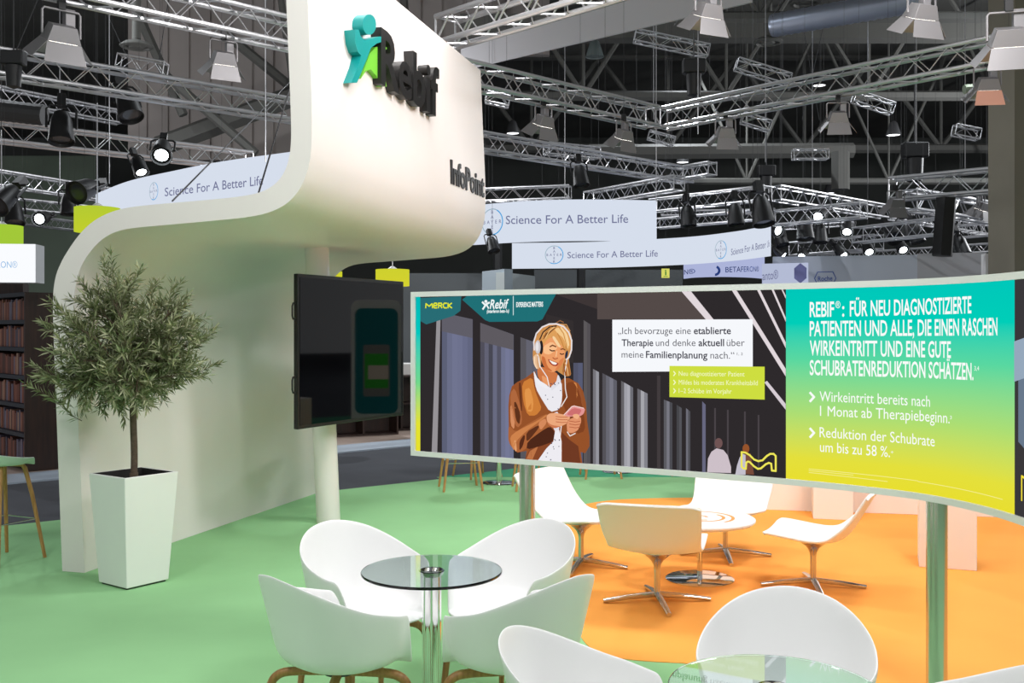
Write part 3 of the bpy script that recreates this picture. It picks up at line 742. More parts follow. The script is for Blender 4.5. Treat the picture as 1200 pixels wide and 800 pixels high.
spots = [((-.675, 4.75), T1.xy, 'white bucket chair behind the glass table, in front of the round column'), ((-.01, 4.79), T1.xy, 'white bucket chair behind the glass table, nearest the left steel post'),
         ((-.685, 4.06), T1.xy, 'white bucket chair at the near left of the glass table, back to the viewer'), ((.015, 4.06), T1.xy, 'white bucket chair at the near right of the glass table, back to the viewer'),
         ((.27, 3.08), T2.xy, 'white bucket chair at bottom centre, left of the cut off glass table'), ((.91, 3.41), T2.xy, 'white bucket chair on the orange carpet edge behind the cut off glass table'),
         ((1.275, 2.85), T2.xy, 'white bucket chair mostly cut off at the bottom right corner')]
for (x, y), tg, lab in spots:
    rz = face((x, y), tg)
    if ch is None:
        ch = cafe_chair(lab); ch.location = (x, y, .006); ch.rotation_euler.z = rz
    else: dup(ch, (x, y, .006), rz, lab)
# glass tables
def glass_table(p, label):
    t = thing('glass_table', label, 'table', (p.x, p.y, .006), 0, 'round glass cafe tables')
    mb = MB(); R = .302; mb.lathe([(0, .722), (R-.003, .722), (R, .725), (R, .731), (R-.003, .734), (0, .734)], 96); o = mb.done('glass_top', M_glass, t, smooth=12)
    mb = MB(); mb.lathe([(.041, .012), (.041, .70), (.048, .708), (.055, .7215), (0, .7215)], 40); mb.done('column', M_chrome, t)
    mb = MB()
    for k in range(4): mb.lathe([(.016, .7345), (.016, .738), (.012, .740), (0, .740)], 16, X=Matrix.Translation((.022*math.cos(PI/4+k*PI/2), .022*math.sin(PI/4+k*PI/2), 0)))
    mb.lathe([(.05, .7345), (.05, .736), (0, .736)], 32)
    mb.done('top_plate', M_chrome, t)
    mb = MB(); mb.lathe([(.20, 0), (.20, .008), (.19, .013), (.05, .018), (.041, .03)], 48); mb.done('base_plate', M_chrome, t)
    return t
gt = glass_table(T1, 'round glass table with chrome column between four white bucket chairs')
dup(gt, (T2.x, T2.y, .006), 0, 'round glass table cut off at the bottom edge of the photo')
# ================================================================= LOUNGE CHAIRS
def lounge(label):
    t = thing('lounge_chair', label, 'chair', (0, 0, .0105), 0, 'white swivel lounge chairs on the orange carpet')
    prof = [(.29, .372), (.27, .385), (.15, .372), (.0, .352), (-.10, .345), (-.175, .352), (-.225, .385), (-.265, .44), (-.31, .52), (-.355, .60), (-.40, .675), (-.41, .69)]
    pp = smooth_path([Vector((0, y, z)) for y, z in prof], 1); n = len(pp); NX = 16; vs = []; fs = []
    for i, p in enumerate(pp):
        f = i/(n-1)
        w = .265+.05*math.sin(PI*min(1, f*1.6)*.5)+(.0 if f < .6 else .0)
        wid = .30+.025*f
        bend = math.exp(-((f-.52)/.16)**2)
        for k in range(NX+1):
            x = -1+2*k/NX; X = x*wid*(1-.04*bend)
            dz = .022*x*x*(1-f)+.03*bend*x*x; dy = .02*x*x*max(0, (f-.3)/.7)+.03*bend*x*x
            cor = max(0, abs(x)-.8)/.2
            if f > .93: dz -= .02*cor*cor
            if f < .08: dy -= .03*cor*cor
            vs.append((X, p.y+dy, p.z+dz))
    for i in range(n-1):
        for k in range(NX): a = i*(NX+1)+k; fs.append((a, a+1, a+NX+2, a+NX+1))
    mb = MB(); mb.add(vs, fs); o = mb.done('seat_shell', M_leather, t, smooth=180)
    sd = o.modifiers.new('thickness', 'SOLIDIFY'); sd.thickness = .024; sd.offset = 0
    sb = o.modifiers.new('smooth', 'SUBSURF'); sb.levels = 1; sb.render_levels = 2
    mb = MB(); mb.lathe([(.020, .05), (.020, .21), (.024, .24), (.04, .27), (.085, .31), (.14, .332), (.14, .336), (0, .336)], 28); mb.done('pedestal', M_satin, t)
    for k in range(4):
        a = PI/4*0+k*PI/2+.35; mb = MB(); c = math.cos(a); s = math.sin(a)
        mb.tube([(c*.012, s*.012, .052), (c*.2, s*.2, .034), (c*.35, s*.35, .014)], [.024, .021, .017], 8, flat=.75); mb.done('base_arm', M_satin, t)
    return t
TC = fl(820, 680)
lc = None
for (px, py), tgt, lab in (((681, 665), (1.31, 7.01), 'white lounge chair facing right, nearest the left steel post'), ((770, 707), (1.22, 7.6), 'white lounge chair nearest the viewer, seen from behind'),
                      ((953, 690), (TC.x, TC.y+.12), 'white lounge chair on the right, facing left'), ((850, 653), TC.xy, 'white lounge chair behind the white coffee table, facing the viewer')):
    p = fl(px, py); rz = face(p.xy, tgt)
    if lc is None: lc = lounge(lab); lc.location = (p.x, p.y, .0105); lc.rotation_euler.z = rz
    else: dup(lc, (p.x, p.y, .0105), rz, lab)
t = thing('coffee_table', 'low round white coffee table with orange spiral between lounge chairs', 'table', (TC.x, TC.y, .0105))
mb = MB(); mb.lathe([(0, .395), (.33, .395), (.37, .405), (.385, .42), (.385, .43), (.378, .436), (0, .436)], 64); mb.done('tabletop', M_white, t)
mb = MB()
for a0, a1, r0, r1 in ((0, 1.6*PI, .05, .11), (.9*PI, 2.2*PI, .15, .17), (-.3*PI, .9*PI, .23, .235)):
    n = 30; vs = []
    for k in range(n+1):
        a = a0+(a1-a0)*k/n; r = r0+(r1-r0)*k/n; vs += [((r-.012)*math.cos(a), (r-.012)*math.sin(a), .4368), ((r+.012)*math.cos(a), (r+.012)*math.sin(a), .4368)]
    mb.add(vs, [(2*k, 2*k+1, 2*k+3, 2*k+2) for k in range(n)])
mb.done('spiral_print', mat('spiral_orange', (236, 150, 60), .5), t)
mb = MB(); mb.lathe([(.02, .01), (.02, .396)], 24); mb.done('column', M_chrome, t)
mb = MB(); mb.lathe([(.24, 0), (.24, .006), (.23, .011), (.02, .013), (0, .013)], 48); mb.done('base_plate', M_chrome, t)
# ================================================================= BAR STOOLS AND BAR TABLES
def stool(label):
    t = thing('bar_stool', label, 'stool', (0, 0, .006), 0, 'white bar stools on wooden legs')
    shell('seat_shell', .235, .215, .20, .115, .045, t, mat('pale_plastic', (206, 224, 210), .4), .745)
    for sx in (-1, 1):
        for sy in (-1, 1):
            mb = MB(); mb.tube([(sx*.215, sy*.205, 0), (sx*.15, sy*.14, .5), (sx*.115, sy*.105, .70), (sx*.10, sy*.09, .728), (sx*.03, sy*.03, .735)], [.0135, .0165, .018, .018, .017], 10); mb.ground().done('leg', M_oak, t)
    mb = MB(); r = .175; q = [(r, .168), (-r, .168), (-r, -.168), (r, -.168)]
    for k in range(4): a = q[k]; b = q[(k+1) % 4]; mb.tube([(a[0], a[1], .305), (b[0], b[1], .305)], .005, 6)
    mb.done('footrest', M_satin, t)
    return t
st = stool('pale bar stool with wooden legs at the left edge beside the white wall'); st.location = (-3.90, 7.84, .006); st.rotation_euler.z = -.45
for x, y, r, lab in ((-.57, 11.35, .2, 'bar stool behind the left end of the display wall, left of its bar table'), (.24, 11.35, .1, 'bar stool behind the display wall, right of the left bar table'), (-.42, 12.3, .6, 'bar stool behind the left bar table, partly hidden by the display wall'),
                     (.62, 12.7, .7, 'bar stool behind the tilted lounge chair back, left of the right bar table'), (1.06, 12.27, .1, 'bar stool with one leg under the display wall edge, before the right bar table'), (1.9, 12.6, .9, 'bar stool at the right side of the right bar table')):
    dup(st, (x, y, .006), r, lab)
def bar_table(x, y, lab):
    t = thing('bar_table', lab, 'table', (x, y, .006), 0, 'bar tables with chrome foot')
    mb = MB(); mb.lathe([(0, 1.07), (.33, 1.07), (.34, 1.08), (.34, 1.09), (.33, 1.1), (0, 1.1)], 48); mb.done('tabletop', M_white, t)
    mb = MB(); mb.lathe([(.032, .012), (.032, 1.07)], 24); mb.done('column', M_chrome, t)
    mb = MB(); mb.lathe([(.2, 0), (.2, .006), (.18, .014), (.035, .02), (0, .02)], 40); mb.done('base_plate', M_chrome, t)
    return t
bt = bar_table(-.15, 11.76, 'bar table with chrome foot behind the left steel post'); dup(bt, (1.32, 12.7, .006), 0, 'bar table with chrome foot behind the display wall centre')
# low white blocks round the orange area
M_block = mat('white_block', (244, 236, 230), .55)
def block(name, pts, z1, lab, cat, m=None, z0=.0105):
    c = sum((Vector((x, y, 0)) for x, y in pts), Vector())/len(pts); mb = MB()
    mb.extrude([(x, y, z0) for x, y in pts], (0, 0, z1-z0)); o = mb.done(name, m or M_block, None, off=(c.x, c.y, z0), smooth=0, bevel=.004); return tag(o, lab, cat)
def quad(a, b, depth):       # footprint from two floor points and a depth away from the viewer
    d = (b-a).normalized(); n = Vector((-d.y, d.x, 0)); 
    return [tuple(p.xy) for p in (a, b, b+n*depth, a+n*depth)]
a = fl(1077, 663, .016); b = fl(1145, 668, .016); block('plinth', quad(a, b, .33), .88, 'tall white plinth right of the right steel post', 'plinth')
a = fl(953, 607, .016); b = fl(1000, 609, .016); block('plinth', quad(a, b, .33), .88, 'white plinth behind the lounge chair facing left', 'plinth')
a = fl(822, 594, .016); b = fl(1190, 606, .016); block('counter', quad(a, b, .4), .92, 'long low white counter along the back of the orange carpet', 'counter')
# teal display seen in the black screen
tt = thing('display_totem', 'white rounded display totem with teal front, mirrored in the black screen', 'totem', (3.34, 12.2, 0), math.atan2(12.36-10, 3.22+1.2)-PI/2)
def rr2(hw, z0, z1, r, y): return [(x, y, z) for x, z in rrect(-hw, z0, hw, z1, r)]
mb = MB(); mb.extrude(rr2(.36, .0, 2.2, .12, 0), (0, .3, 0)); mb.done('body', M_white, tt, bevel=.01)
mb = MB(); mb.extrude(rr2(.31, .55, 2.08, .1, -.004), (0, .006, 0)); mb.done('front_panel', emi('totem_teal', (0, 128, 128), .75), tt, smooth=0)
mb = MB(); mb.extrude(rr2(.19, .8, 1.55, .03, -.008), (0, .004, 0)); mb.done('picture', emi('totem_grey', (150, 150, 140), .7), tt, smooth=0)
mb = MB(); mb.box((-.17, -.012, .92), (.17, -.008, 1.42)); mb.done('picture_field', emi('totem_green', (60, 190, 50), .8), tt, smooth=0)
mb = MB(); mb.box((-.17, -.015, 1.05), (.12, -.012, 1.25)); mb.done('picture_card', emi('totem_card', (230, 214, 190), .8), tt, smooth=0)
# ================================================================= HALL BACKGROUND
M_far = mat('hall_panel', (92, 96, 98), .85, noise=.06, scale=.5)
M_sid = mat('wall_siding', (170, 162, 158), .8, noise=.05, scale=.6)
# ribbed upper wall
mb = MB(); x0, x1 = at(150, 0, 34).x, at(640, 0, 34).x; k = x0; xm = at(352, 0, 34).x
while k < x1:
    zl = 7.4 if k < xm else 10.9; mb.box((k, 34, zl), (k+.62, 34.3, 12.98)); mb.box((k+.62, 34.06, zl), (k+.7, 34.3, 12.98)); k += .7
struct(mb.done('wall_back', M_sid, smooth=0))
mb = MB(); mb.box((at(-30, 0, 45).x, 45, 3), (at(112, 0, 45).x, 45.3, 9.4)); struct(mb.done('wall_back', mat('hall_gallery', (120, 134, 118), .8, noise=.08, scale=.4), smooth=0))
mb = MB(); mb.box((at(1189, 0, 18).x, 18, 0), (at(1189, 0, 18).x+1.1, 19, 13)); struct(mb.done('wall_column', mat('hall_column', (128, 122, 108), .85, noise=.05, scale=1), smooth=0))
# ---- suspension cables up to the ceiling
HANG = []
def hang(t, pts, r=.0025, name='suspension_cable', m=None):
    for p in pts:
        mb = MB(); mb.tube([Vector(p[:3]), Vector((p[0], p[1], p[3] if len(p) > 3 else 12.998))], r, 5); o = mb.done(name, m or M_dark, t); o.matrix_parent_inverse = t.matrix_basis.inverted()
# ---- roof members
def bar(name, segs, r, m, label, cat):
    """one roof piece: straight members given as photo places with their distance"""
    mb = MB()
    for (xa, ya, da), (xb, yb, db) in segs: mb.tube([at(xa, ya, da), at(xb, yb, db)], r, 6)
    c = at(*segs[0][0]); o = mb.done(name, m, None, off=tuple(c), smooth=30); return tag(o, label, cat)
def beam(xa, ya, da, xb, yb, db, r, label, name='roof_beam', cat='beam', m=None): return bar(name, [((xa, ya, da), (xb, yb, db))], r, m or M_roof, label, cat)
beam(150, -10, 30, 215, 135, 30, .14, 'dark slanted roof beam at the upper left')
beam(196, 90, 29, 300, 180, 29, .13, 'dark diagonal roof beam left of the curved wall')
beam(262, 38, 31, 345, 105, 31, .15, 'dark diagonal beam across the grey ribbed wall')
beam(185, 172, 31, 345, 112, 31, .32, 'broad dark roof girder left of the curved wall')
beam(328, -10, 30, 345, 110, 30, .10, 'upright dark beam beside the hanging logo panel')
beam(472, -20, 30, 476, 40, 30, .12, 'upright dark post above the hanging logo panel')
beam(690, 178, 34, 1000, 176, 34, .25, 'dark roof girder above the far signs')
beam(985, 178, 33.2, 985, 222, 33.2, .3, 'dark vertical duct above the far truss corner', 'air_duct', 'duct')
def roof_truss(y, z0, x0, x1, step, r, lab):
    t = thing('roof_truss', lab, 'roof truss', (x0, y, z0))
    for z, q in ((0, r*1.5), (13.02-z0-.1, r)):
        mb = MB(); mb.tube([(0, 0, z), (x1-x0, 0, z)], q, 6); mb.done('chord', M_roof, t)
    n = int((x1-x0)/step); h = 13.02-z0-.1
    for k in range(n):
        xa = k*step; mb = MB(); mb.tube([(xa, 0, 0 if k % 2 else h), (xa+step, 0, h if k % 2 else 0)], r*.7, 6); mb.done('brace', M_roof, t)
        if k % 2 == 0: mb = MB(); mb.tube([(xa+step, 0, 0), (xa+step, 0, h)], r*.5, 6); mb.done('upright', M_roof, t)
roof_truss(26, 9.7, .6, 16, 1.9, .10, 'nearest dark steel roof truss at the upper right, behind the silver duct')
roof_truss(33, 9.3, 0, 20, 2.3, .11, 'middle dark steel roof truss behind the right truss arm')
roof_truss(42, 9.2, -2, 26, 2.8, .13, 'farthest dark steel roof truss above the far signs')
roof_truss(37.5, 7.2, 6, 24, 2.6, .08, 'deep crossing roof truss behind the far corner truss')
mb = MB(); mb.box((-1.5, 29.6, 10.2), (22, 30.2, 10.9)); tag(mb.done('roof_girder', M_roof, None, off=(0, 29.9, 10.2), smooth=0), 'flat dark roof girder crossing the upper right', 'beam')
mb = MB(); a = at(905, 30, 24); b = at(1085, -2, 22); n = 40; pts = [a.lerp(b, i/n) for i in range(n+1)]
mb.tube(pts, [.26+(.016 if i % 2 else 0) for i in range(n+1)], 18); hang(tag(mb.done('air_duct', mat('duct_silver', (170, 178, 196), .35, .6), None, off=tuple(a), smooth=25), 'silver ribbed air duct under the roof at the upper right', 'duct'), [a.lerp(b, .2), a.lerp(b, .8)])
a = at(1130, 105, 22); b = at(1192, 98, 22); mb = MB(); mb.tube([a.lerp(b, i/16) for i in range(17)], [.10+(.008 if i % 2 else 0) for i in range(17)], 12)
hang(tag(mb.done('air_duct', mat('duct_pale', (176, 190, 166), .5, .3), None, off=tuple(a), smooth=25), 'slim pale ribbed duct behind the pink floodlight at the right', 'duct'), [a.lerp(b, .2), a.lerp(b, .8)])
a = at(-10, 128, 17); b = at(52, 135, 17); mb = MB(); mb.tube([a.lerp(b, i/16) for i in range(17)], [.17+(.01 if i % 2 else 0) for i in range(17)], 14)
hang(tag(mb.done('air_duct', M_dark, None, off=tuple(a), smooth=25), 'dark ribbed duct at the left edge between two trusses', 'duct'), [a.lerp(b, .2), a.lerp(b, .8)])
for px, py, D, lab in ((900, 50, 26.5, 'round air diffuser under the roof left of the silver duct'), (160, 55, 24, 'round air diffuser above the small truss at the upper left'), (944, 4, 26, 'round air diffuser at the top edge near the silver duct')):
    c = at(px, py, D); mb = MB(); mb.lathe([(.10, 12.998-c.z), (.10, .16), (.28, .1), (.38, .02), (.38, 0), (.30, -.03), (.28, .03), (.18, .0), (.16, -.03), (0, -.03)], 28)
    o = mb.done('air_diffuser', M_roof); o.location = c; tag(o, lab, 'air vent')
# ---- trusses
def truss(px0, py0, px1, py1, z, size, label, cr=.025, lr=.010, pitch=None, m=None, z1=None):
    a = fl(px0, py0, z) if py0 != HZ else None; b = fl(px1, py1, z1 or z)
    return truss3(a, b, size, label, cr, lr, pitch, m)
TRS = []
def truss3(a, b, size, label, cr=.025, lr=.010, pitch=None, m=None):
    m = m or M_alu; d = b-a; L = d.length
    t = thing('truss', label, 'truss', tuple(a), 0, 'aluminium lighting trusses')
    rx = d.normalized(); ry = Vector((0, 0, 1)).cross(rx).normalized(); rz = rx.cross(ry)
    t.rotation_euler = Matrix((rx, ry, rz)).transposed().to_euler()
    h = size/2; ch = None
    for sy in (-1, 1):
        for sz in (-1, 1):
            if ch is None:
                mb = MB(); mb.tube([(0, 0, 0), (L, 0, 0)], cr, 8); ch = mb.done('chord', m, t); ch.location = (0, sy*h, sz*h)
            else:
                c = ch.copy(); COL.objects.link(c); c.parent = t; c.location = (0, sy*h, sz*h)
    TRS.append((t, a.copy(), b.copy(), size))
    n = max(2, round(L/(pitch or size*.95))); n += n % 2
    lac = None
    for k in range(4):
        if lac is None:
            mb = MB(); mb.tube([(L*i/n, (h if i % 2 else -h), 0) for i in range(n+1)], lr, 5)
            for q in [0, L]: mb.tube([(q, -h, 0), (q, h, 0)], lr, 5)
            lac = mb.done('lacing', m, t); c = lac
        else:
            c = lac.copy(); COL.objects.link(c); c.parent = t
        if k < 2: c.location = (0, 0, (-h, h)[k])
        else: c.location = (0, (-h, h)[k-2], 0); c.rotation_euler = (PI/2, 0, 0)
    return t
ZR = 4.88
cor = fl(775, 140, ZR)
lf_ = fl(10, -36, ZR)
truss3(lf_, cor-(cor-lf_).normalized()*.2, .27, 'long box truss from the top left, passing behind the hanging logo panel to the corner', .026)
rt = fl(1260, 41, ZR)
truss3(cor, rt, .27, 'box truss rising from the corner to the right edge above the hanging floodlights', .026)
truss(522, 38, 770, -40, ZR, .27, 'near box truss at the top centre, rising to the right', .03, .012)
truss(-30, 69, 806, 206, 5.1, .30, 'long box truss running from the left edge behind the logo panel to mid height', .028, .011)
truss(-20, 107, 141, 138, 7.0, .30, 'short box truss at the left edge, second from the top', .028)
truss(-20, 152, 292, 189, 5.1, .32, 'box truss at the left above the two bright spot lamps', .03)
truss(-20, 206, 128, 229, 4.9, .30, 'box truss at the left edge level with the top of the white sign')
truss(12, 238, 122, 249, 5.3, .28, 'far thin box truss above the left yellow lampshade')
truss(22, 257, 96, 266, 5.2, .28, 'farthest thin box truss behind the round white lamp at the left')
truss(690, 233, 796, 214, 4.7, .28, 'box truss above the middle white sign, ending below the long truss')
truss(560, 229, 668, 225, 5.1, .30, 'box truss directly above the middle white sign, behind the logo panel')
truss(640, 174, 700, 180, 6.3, .28, 'thin far box truss behind the middle of the long truss')
truss(806, 202, 835, 197, 5.1, .25, 'short truss stub at the end of the long middle truss')
truss(765, 241, 900, 226, 4.6, .28, 'box truss left of the far corner, behind the right white sign')
truss(908, 226, 1180, 273, 4.9, .32, 'box truss falling right from the far corner', lr=.012)
truss(1046, 222, 1192, 209, 4.6, .42, 'wide box truss at the right, ending beside the hall column', .035, .016)
truss(1064, 234, 1195, 255, 4.6, .42, 'wide box truss below the right one, receding to the right', .035, .016)
truss(770, 262, 905, 250, 4.3, .22, 'thin truss behind the top of the right white sign')
truss(904, 256, 1012, 246, 4.2, .30, 'violet lit truss behind the first bright lamp at the right')
truss(1005, 276, 1110, 264, 3.95, .34, 'far truss with black lamps at the right')
truss(930, 292, 1030, 283, 3.95, .34, 'far truss right of the right white sign')
truss(1120, 272, 1185, 266, 4.5, .34, 'far truss beside the hall column')
truss(960, 303, 1188, 288, 4.4, .26, 'low far truss along the top of the pale partition', lr=.012)
truss(905, 268, 1000, 262, 4.6, .10, 'slim lighting bar right of the right white sign')
truss(775, 250, 880, 248, 4.6, .10, 'slim lighting bar behind the right white sign')
# small hanging truss pieces
for xa, ya, xb, yb, D, lab in ((139, 72, 194, 82, 17, 'short white truss piece hanging on chains at the upper left'), (744, 42, 830, 60, 20, 'short truss piece hanging under the grey fascia band'), (863, 75, 925, 94, 20, 'short truss piece hanging left of the right truss arm'),
                            (570, 112, 597, 118, 18, 'bluish truss piece beside the hanging logo panel edge'), (760, 158, 790, 166, 26, 'small truss piece hanging below the truss corner'), (870, 138, 902, 148, 22, 'small truss piece hanging right of the middle floodlight'),
                            (929, 181, 970, 181, 24, 'white short truss piece hanging level above the far corner'), (1001, 113, 1046, 128, 21, 'truss piece hanging under the right truss arm'), (1118, 152, 1147, 158, 22, 'small truss piece hanging near the hall column')):
    truss3(at(xa, ya, D), at(xb, yb, D), .22, lab, .018, .008, .25)
# ---- floodlights with barn doors
M_hot = emi('lamp_face', (255, 250, 240), 6.0)
def flood(label):
    t = thing('floodlight', label, 'lamp', (0, 0, 0), 0, 'floodlights with barn doors on the trusses')
    mb = MB(); mb.box((-.035, -.03, -.03), (.035, .03, .10)); mb.done('clamp', M_black, t)
    mb = MB(); mb.tube([(-.19, 0, -.30), (-.19, 0, -.06), (-.17, 0, -.035), (.17, 0, -.035), (.19, 0, -.06), (.19, 0, -.30)], .013, 6); mb.done('yoke', M_alud, t)
    mb = MB(); mb.box((.05, .02, -.20), (.15, .12, .0)); mb.done('ballast_box', M_alud, t, bevel=.006)
    T = Matrix.Translation((0, 0, -.30)) @ Matrix.Rotation(math.radians(24), 4, 'X')
    mb = MB(); a, b, c = .17, .12, .11                      # opens along local -Z
    vs = [(-a, -b, -.05), (a, -b, -.05), (a, b, -.05), (-a, b, -.05), (-.12, -.08, c), (.12, -.08, c), (.12, .08, c), (-.12, .08, c)]
    mb.add(vs, [(4, 5, 6, 7), (0, 1, 5, 4), (1, 2, 6, 5), (2, 3, 7, 6), (3, 0, 4, 7), (3, 2, 1, 0)], 0, T); mb.done('housing', M_alud, t, smooth=0, bevel=.004)
    mb = MB(); mb.box((-.14, -.09, -.056), (.14, .09, -.051), 0, T); mb.done('lens', M_hot, t, smooth=0)
    for k in range(4):
        w = (a, b)[k % 2]; e = (b, a)[k % 2]                # hinge half length w, distance e
        R = T @ Matrix.Rotation(k*PI/2, 4, 'Z') @ Matrix.Translation((0, -e, -.052)) @ Matrix.Rotation(math.radians(-32 if k % 2 == 0 else -38), 4, 'X')
        mb = MB(); f = 1.25
        mb.add([(-w, -.002, 0), (w, -.002, 0), (w*f, -.002, -.22), (-w*f, -.002, -.22), (-w, .002, 0), (w, .002, 0), (w*f, .002, -.22), (-w*f, .002, -.22)],
               [(0, 1, 2, 3), (7, 6, 5, 4), (0, 4, 5, 1), (1, 5, 6, 2), (2, 6, 7, 3), (3, 7, 4, 0)], 0, R)
        mb.done('barn_door', M_alud, t, smooth=0)
    return t
fd = None
for px, py, D, rz, s, lab in ((72, 8, 9.2, 0.75, 0.78, 'floodlight with open white barn doors at the top left corner'), (262, 45, 10.4, 0.55, 0.65, 'floodlight with grey barn doors left of the hanging logo panel'), (637, 122, 13.3, 0.75, 0.71, 'left of the two floodlights under the left truss arm'),
                          (731, 140, 14.2, 0.7, 0.68, 'floodlight under the truss just left of the corner'), (850, 137, 14.2, 0.12, 0.68, 'floodlight under the truss just right of the corner'), (982, 118, 13.0, -0.1, 0.65, 'floodlight under the middle of the right truss arm'),
                          (1157, 76, 11.4, -0.12, 0.68, 'floodlight with pinkish barn door near the hall column'), (1182, 10, 9.0, -0.25, 0.82, 'big floodlight at the top right corner'), (1080, -14, 9.0, 0.3, 0.68, 'floodlight cut off by the top edge at the right'),
                          (830, -14, 9.5, 0.45, 0.68, 'floodlight cut off by the top edge at the centre'), (1050, 222, 20, 0.1, 0.82, 'floodlight under the left end of the right box truss'), (1150, 226, 21, 0.8, 0.88, 'bright floodlight with open doors under the right box truss')):
    p = at(px, py, D)
    if fd is None: fd = flood(lab); fd.location = p; fd.rotation_euler.z = rz; fd.scale = (s*1.12,)*3
    else: dup(fd, p, rz, lab, scale=s*1.12)
# ---- small spot lamps
M_lens = emi('spot_lens_on', (240, 250, 255), 12.0); M_lensoff = mat('spot_lens_off', (40, 44, 50), .15)
def par(label, on):
    t = thing('spot_lamp', label, 'lamp', (0, 0, 0), 0, 'black spot lamps on the trusses')
    mb = MB(); mb.lathe([(.0, .16), (.07, .16), (.10, .08), (.11, -.02), (.125, -.15), (.118, -.15), (.105, -.12)], 20); mb.done('can', M_black, t)
    mb = MB(); mb.lathe([(.108, -.118), (.0, -.125)], 20); mb.done('lens', M_lens if on else M_lensoff, t)
    mb = MB(); mb.tube([(-.135, 0, 0), (-.135, 0, .2), (-.1, 0, .24), (.1, 0, .24), (.135, 0, .2), (.135, 0, 0)], .012, 6); mb.done('yoke', M_black, t)
    mb = MB(); mb.box((-.04, -.04, .23), (.04, .04, .36)); mb.done('clamp', M_black, t)
    return t
pon = poff = None
LPS = [(190, 176, 15, 1, (.9, .25), 1.25, 'large lit spot lamp right above the left white sign'), (163, 195, 16, 1, (.6, .9), 1.0, 'second lit spot lamp, lower and left above the left white sign'), (50, 255, 18, 1, (1.3, .0), 1.1, 'glowing round white lamp at the left above the yellow lampshade'),
       (72, 150, 15, 0, (.3, .4), 1.5, 'black square lamp on the left truss'), (150, 123, 15.2, 0, (.5, .8), 1.5, 'black lamp below the long left truss'), (99, 222, 16, 0, (1.2, -.2), 1.5, 'round black lamp pointing at the viewer at the left'), (5, 232, 15, 0, (.9, -.2), 1.5, 'black lamp at the left edge above the sign box'),
       (16, 250, 16.6, 0, (.4, .6), 1.3, 'black lamp above the left edge lampshade'), (80, 240, 19, 0, (.2, .5), 1.2, 'black lamp on the far left truss beside the glowing lamp'), (962, 252, 24, 1, (1.2, -.7), 1.4, 'brightest lit spot lamp behind the right signs'), (906, 268, 23, 1, (1.25, .6), 1.3, 'lit spot lamp at the right end of the right white sign'),
       (993, 267, 25, 1, (.8, -.4), 1.3, 'lit spot lamp below the far truss, right of the brightest one'), (985, 295, 25, 1, (.8, .5), 1.2, 'lit spot lamp above the left part of the pale partition'), (1017, 291, 25, 1, (.8, .0), 1.2, 'lit spot lamp above the middle of the pale partition'), (1056, 289, 25, 1, (.9, .1), 1.2, 'lit spot lamp above the grey part of the pale partition'),
       (943, 268, 22.6, 0, (.2, .1), 1.6, 'left black lamp hanging behind the right white sign'), (961, 274, 25.4, 0, (.2, -.2), 1.5, 'black lamp below the brightest spot lamp'), (1045, 273, 24, 0, (.9, .1), 1.6, 'violet black lamp under the far truss at the right'), (1060, 272, 25.4, 0, (.2, .2), 1.5, 'black lamp beside the violet one at the right'), (1073, 274, 23, 0, (.3, .6), 1.4, 'rightmost black lamp left of the dark drape'),
       (915, 280, 24.6, 0, (.5, .3), 1.3, 'upper black lamp beside the end of the right white sign'), (914, 296, 25.4, 1, (.9, .9), 1.0, 'low lit lamp beside the end of the right white sign'), (941, 297, 25, 1, (.9, -.6), 1.0, 'low lit lamp left of the hexagon sign'), (862, 252, 20.6, 0, (.2, .1), 1.4, 'black lamp above the right half of the right white sign'), (806, 254, 22, 0, (.2, .3), 1.4, 'black lamp above the left half of the right white sign'),
       (893, 248, 20.2, 0, (.3, .3), 1.8, 'big black lamp near the right end of the right white sign'), (1125, 288, 24, 0, (.4, .4), 1.6, 'black lamp right of the dark drape'), (680, 207, 18.2, 0, (.3, .4), 1.2, 'black lamp above the right half of the middle white sign'), (577, 287, 20, 0, (.5, .5), 1.0, 'small black lamp under the middle white sign beside the logo panel')]
for px, py, D, on, (tilt, yaw), s, lab in LPS:
    p = at(px, py, D); src = pon if on else poff
    if src is None:
        src = par(lab, on); src.location = p; src.rotation_euler = (-tilt, 0, yaw); src.scale = (s,)*3
        if on: pon = src
        else: poff = src
    else: dup(src, p, None, lab, rot=(-tilt, 0, yaw), scale=s)
# ---- ceiling downlights
for px, py, D, lab in ((601, 156, 36, 'lit round ceiling lamp right of the hanging logo panel'), (800, 190, 38, 'lit round ceiling lamp above the middle truss end'), (1047, 158, 34, 'lit round ceiling lamp under the right truss arm'), (972, 226, 44, 'lit far ceiling lamp above the far corner truss'), (960, 100, 36, 'unlit ceiling lamp below the right truss arm'), (697, 66, 28, 'bell shaped ceiling lamp under the grey fascia band')):
    on = 'lit' in lab.split()[0]; c = at(px, py, D); t = thing('ceiling_lamp', lab, 'lamp', tuple(c), 0, 'round hall ceiling lamps')
    mb = MB(); mb.lathe([(.22, .02), (.24, -.02), (.25, -.02), (.22, .1), (.12, .4), (.05, .46), (0, .46)], 24); mb.done('shade', M_dark if on else mat('bell_glass', (110, 122, 122), .4), t)
    mb = MB(); mb.lathe([(0, -.0), (.21, -.0), (.21, .03), (0, .03)], 24); mb.done('diffuser', emi('ceiling_lamp_on', (250, 252, 255), 3.0) if on else mat('bell_off', (120, 130, 130), .4), t)
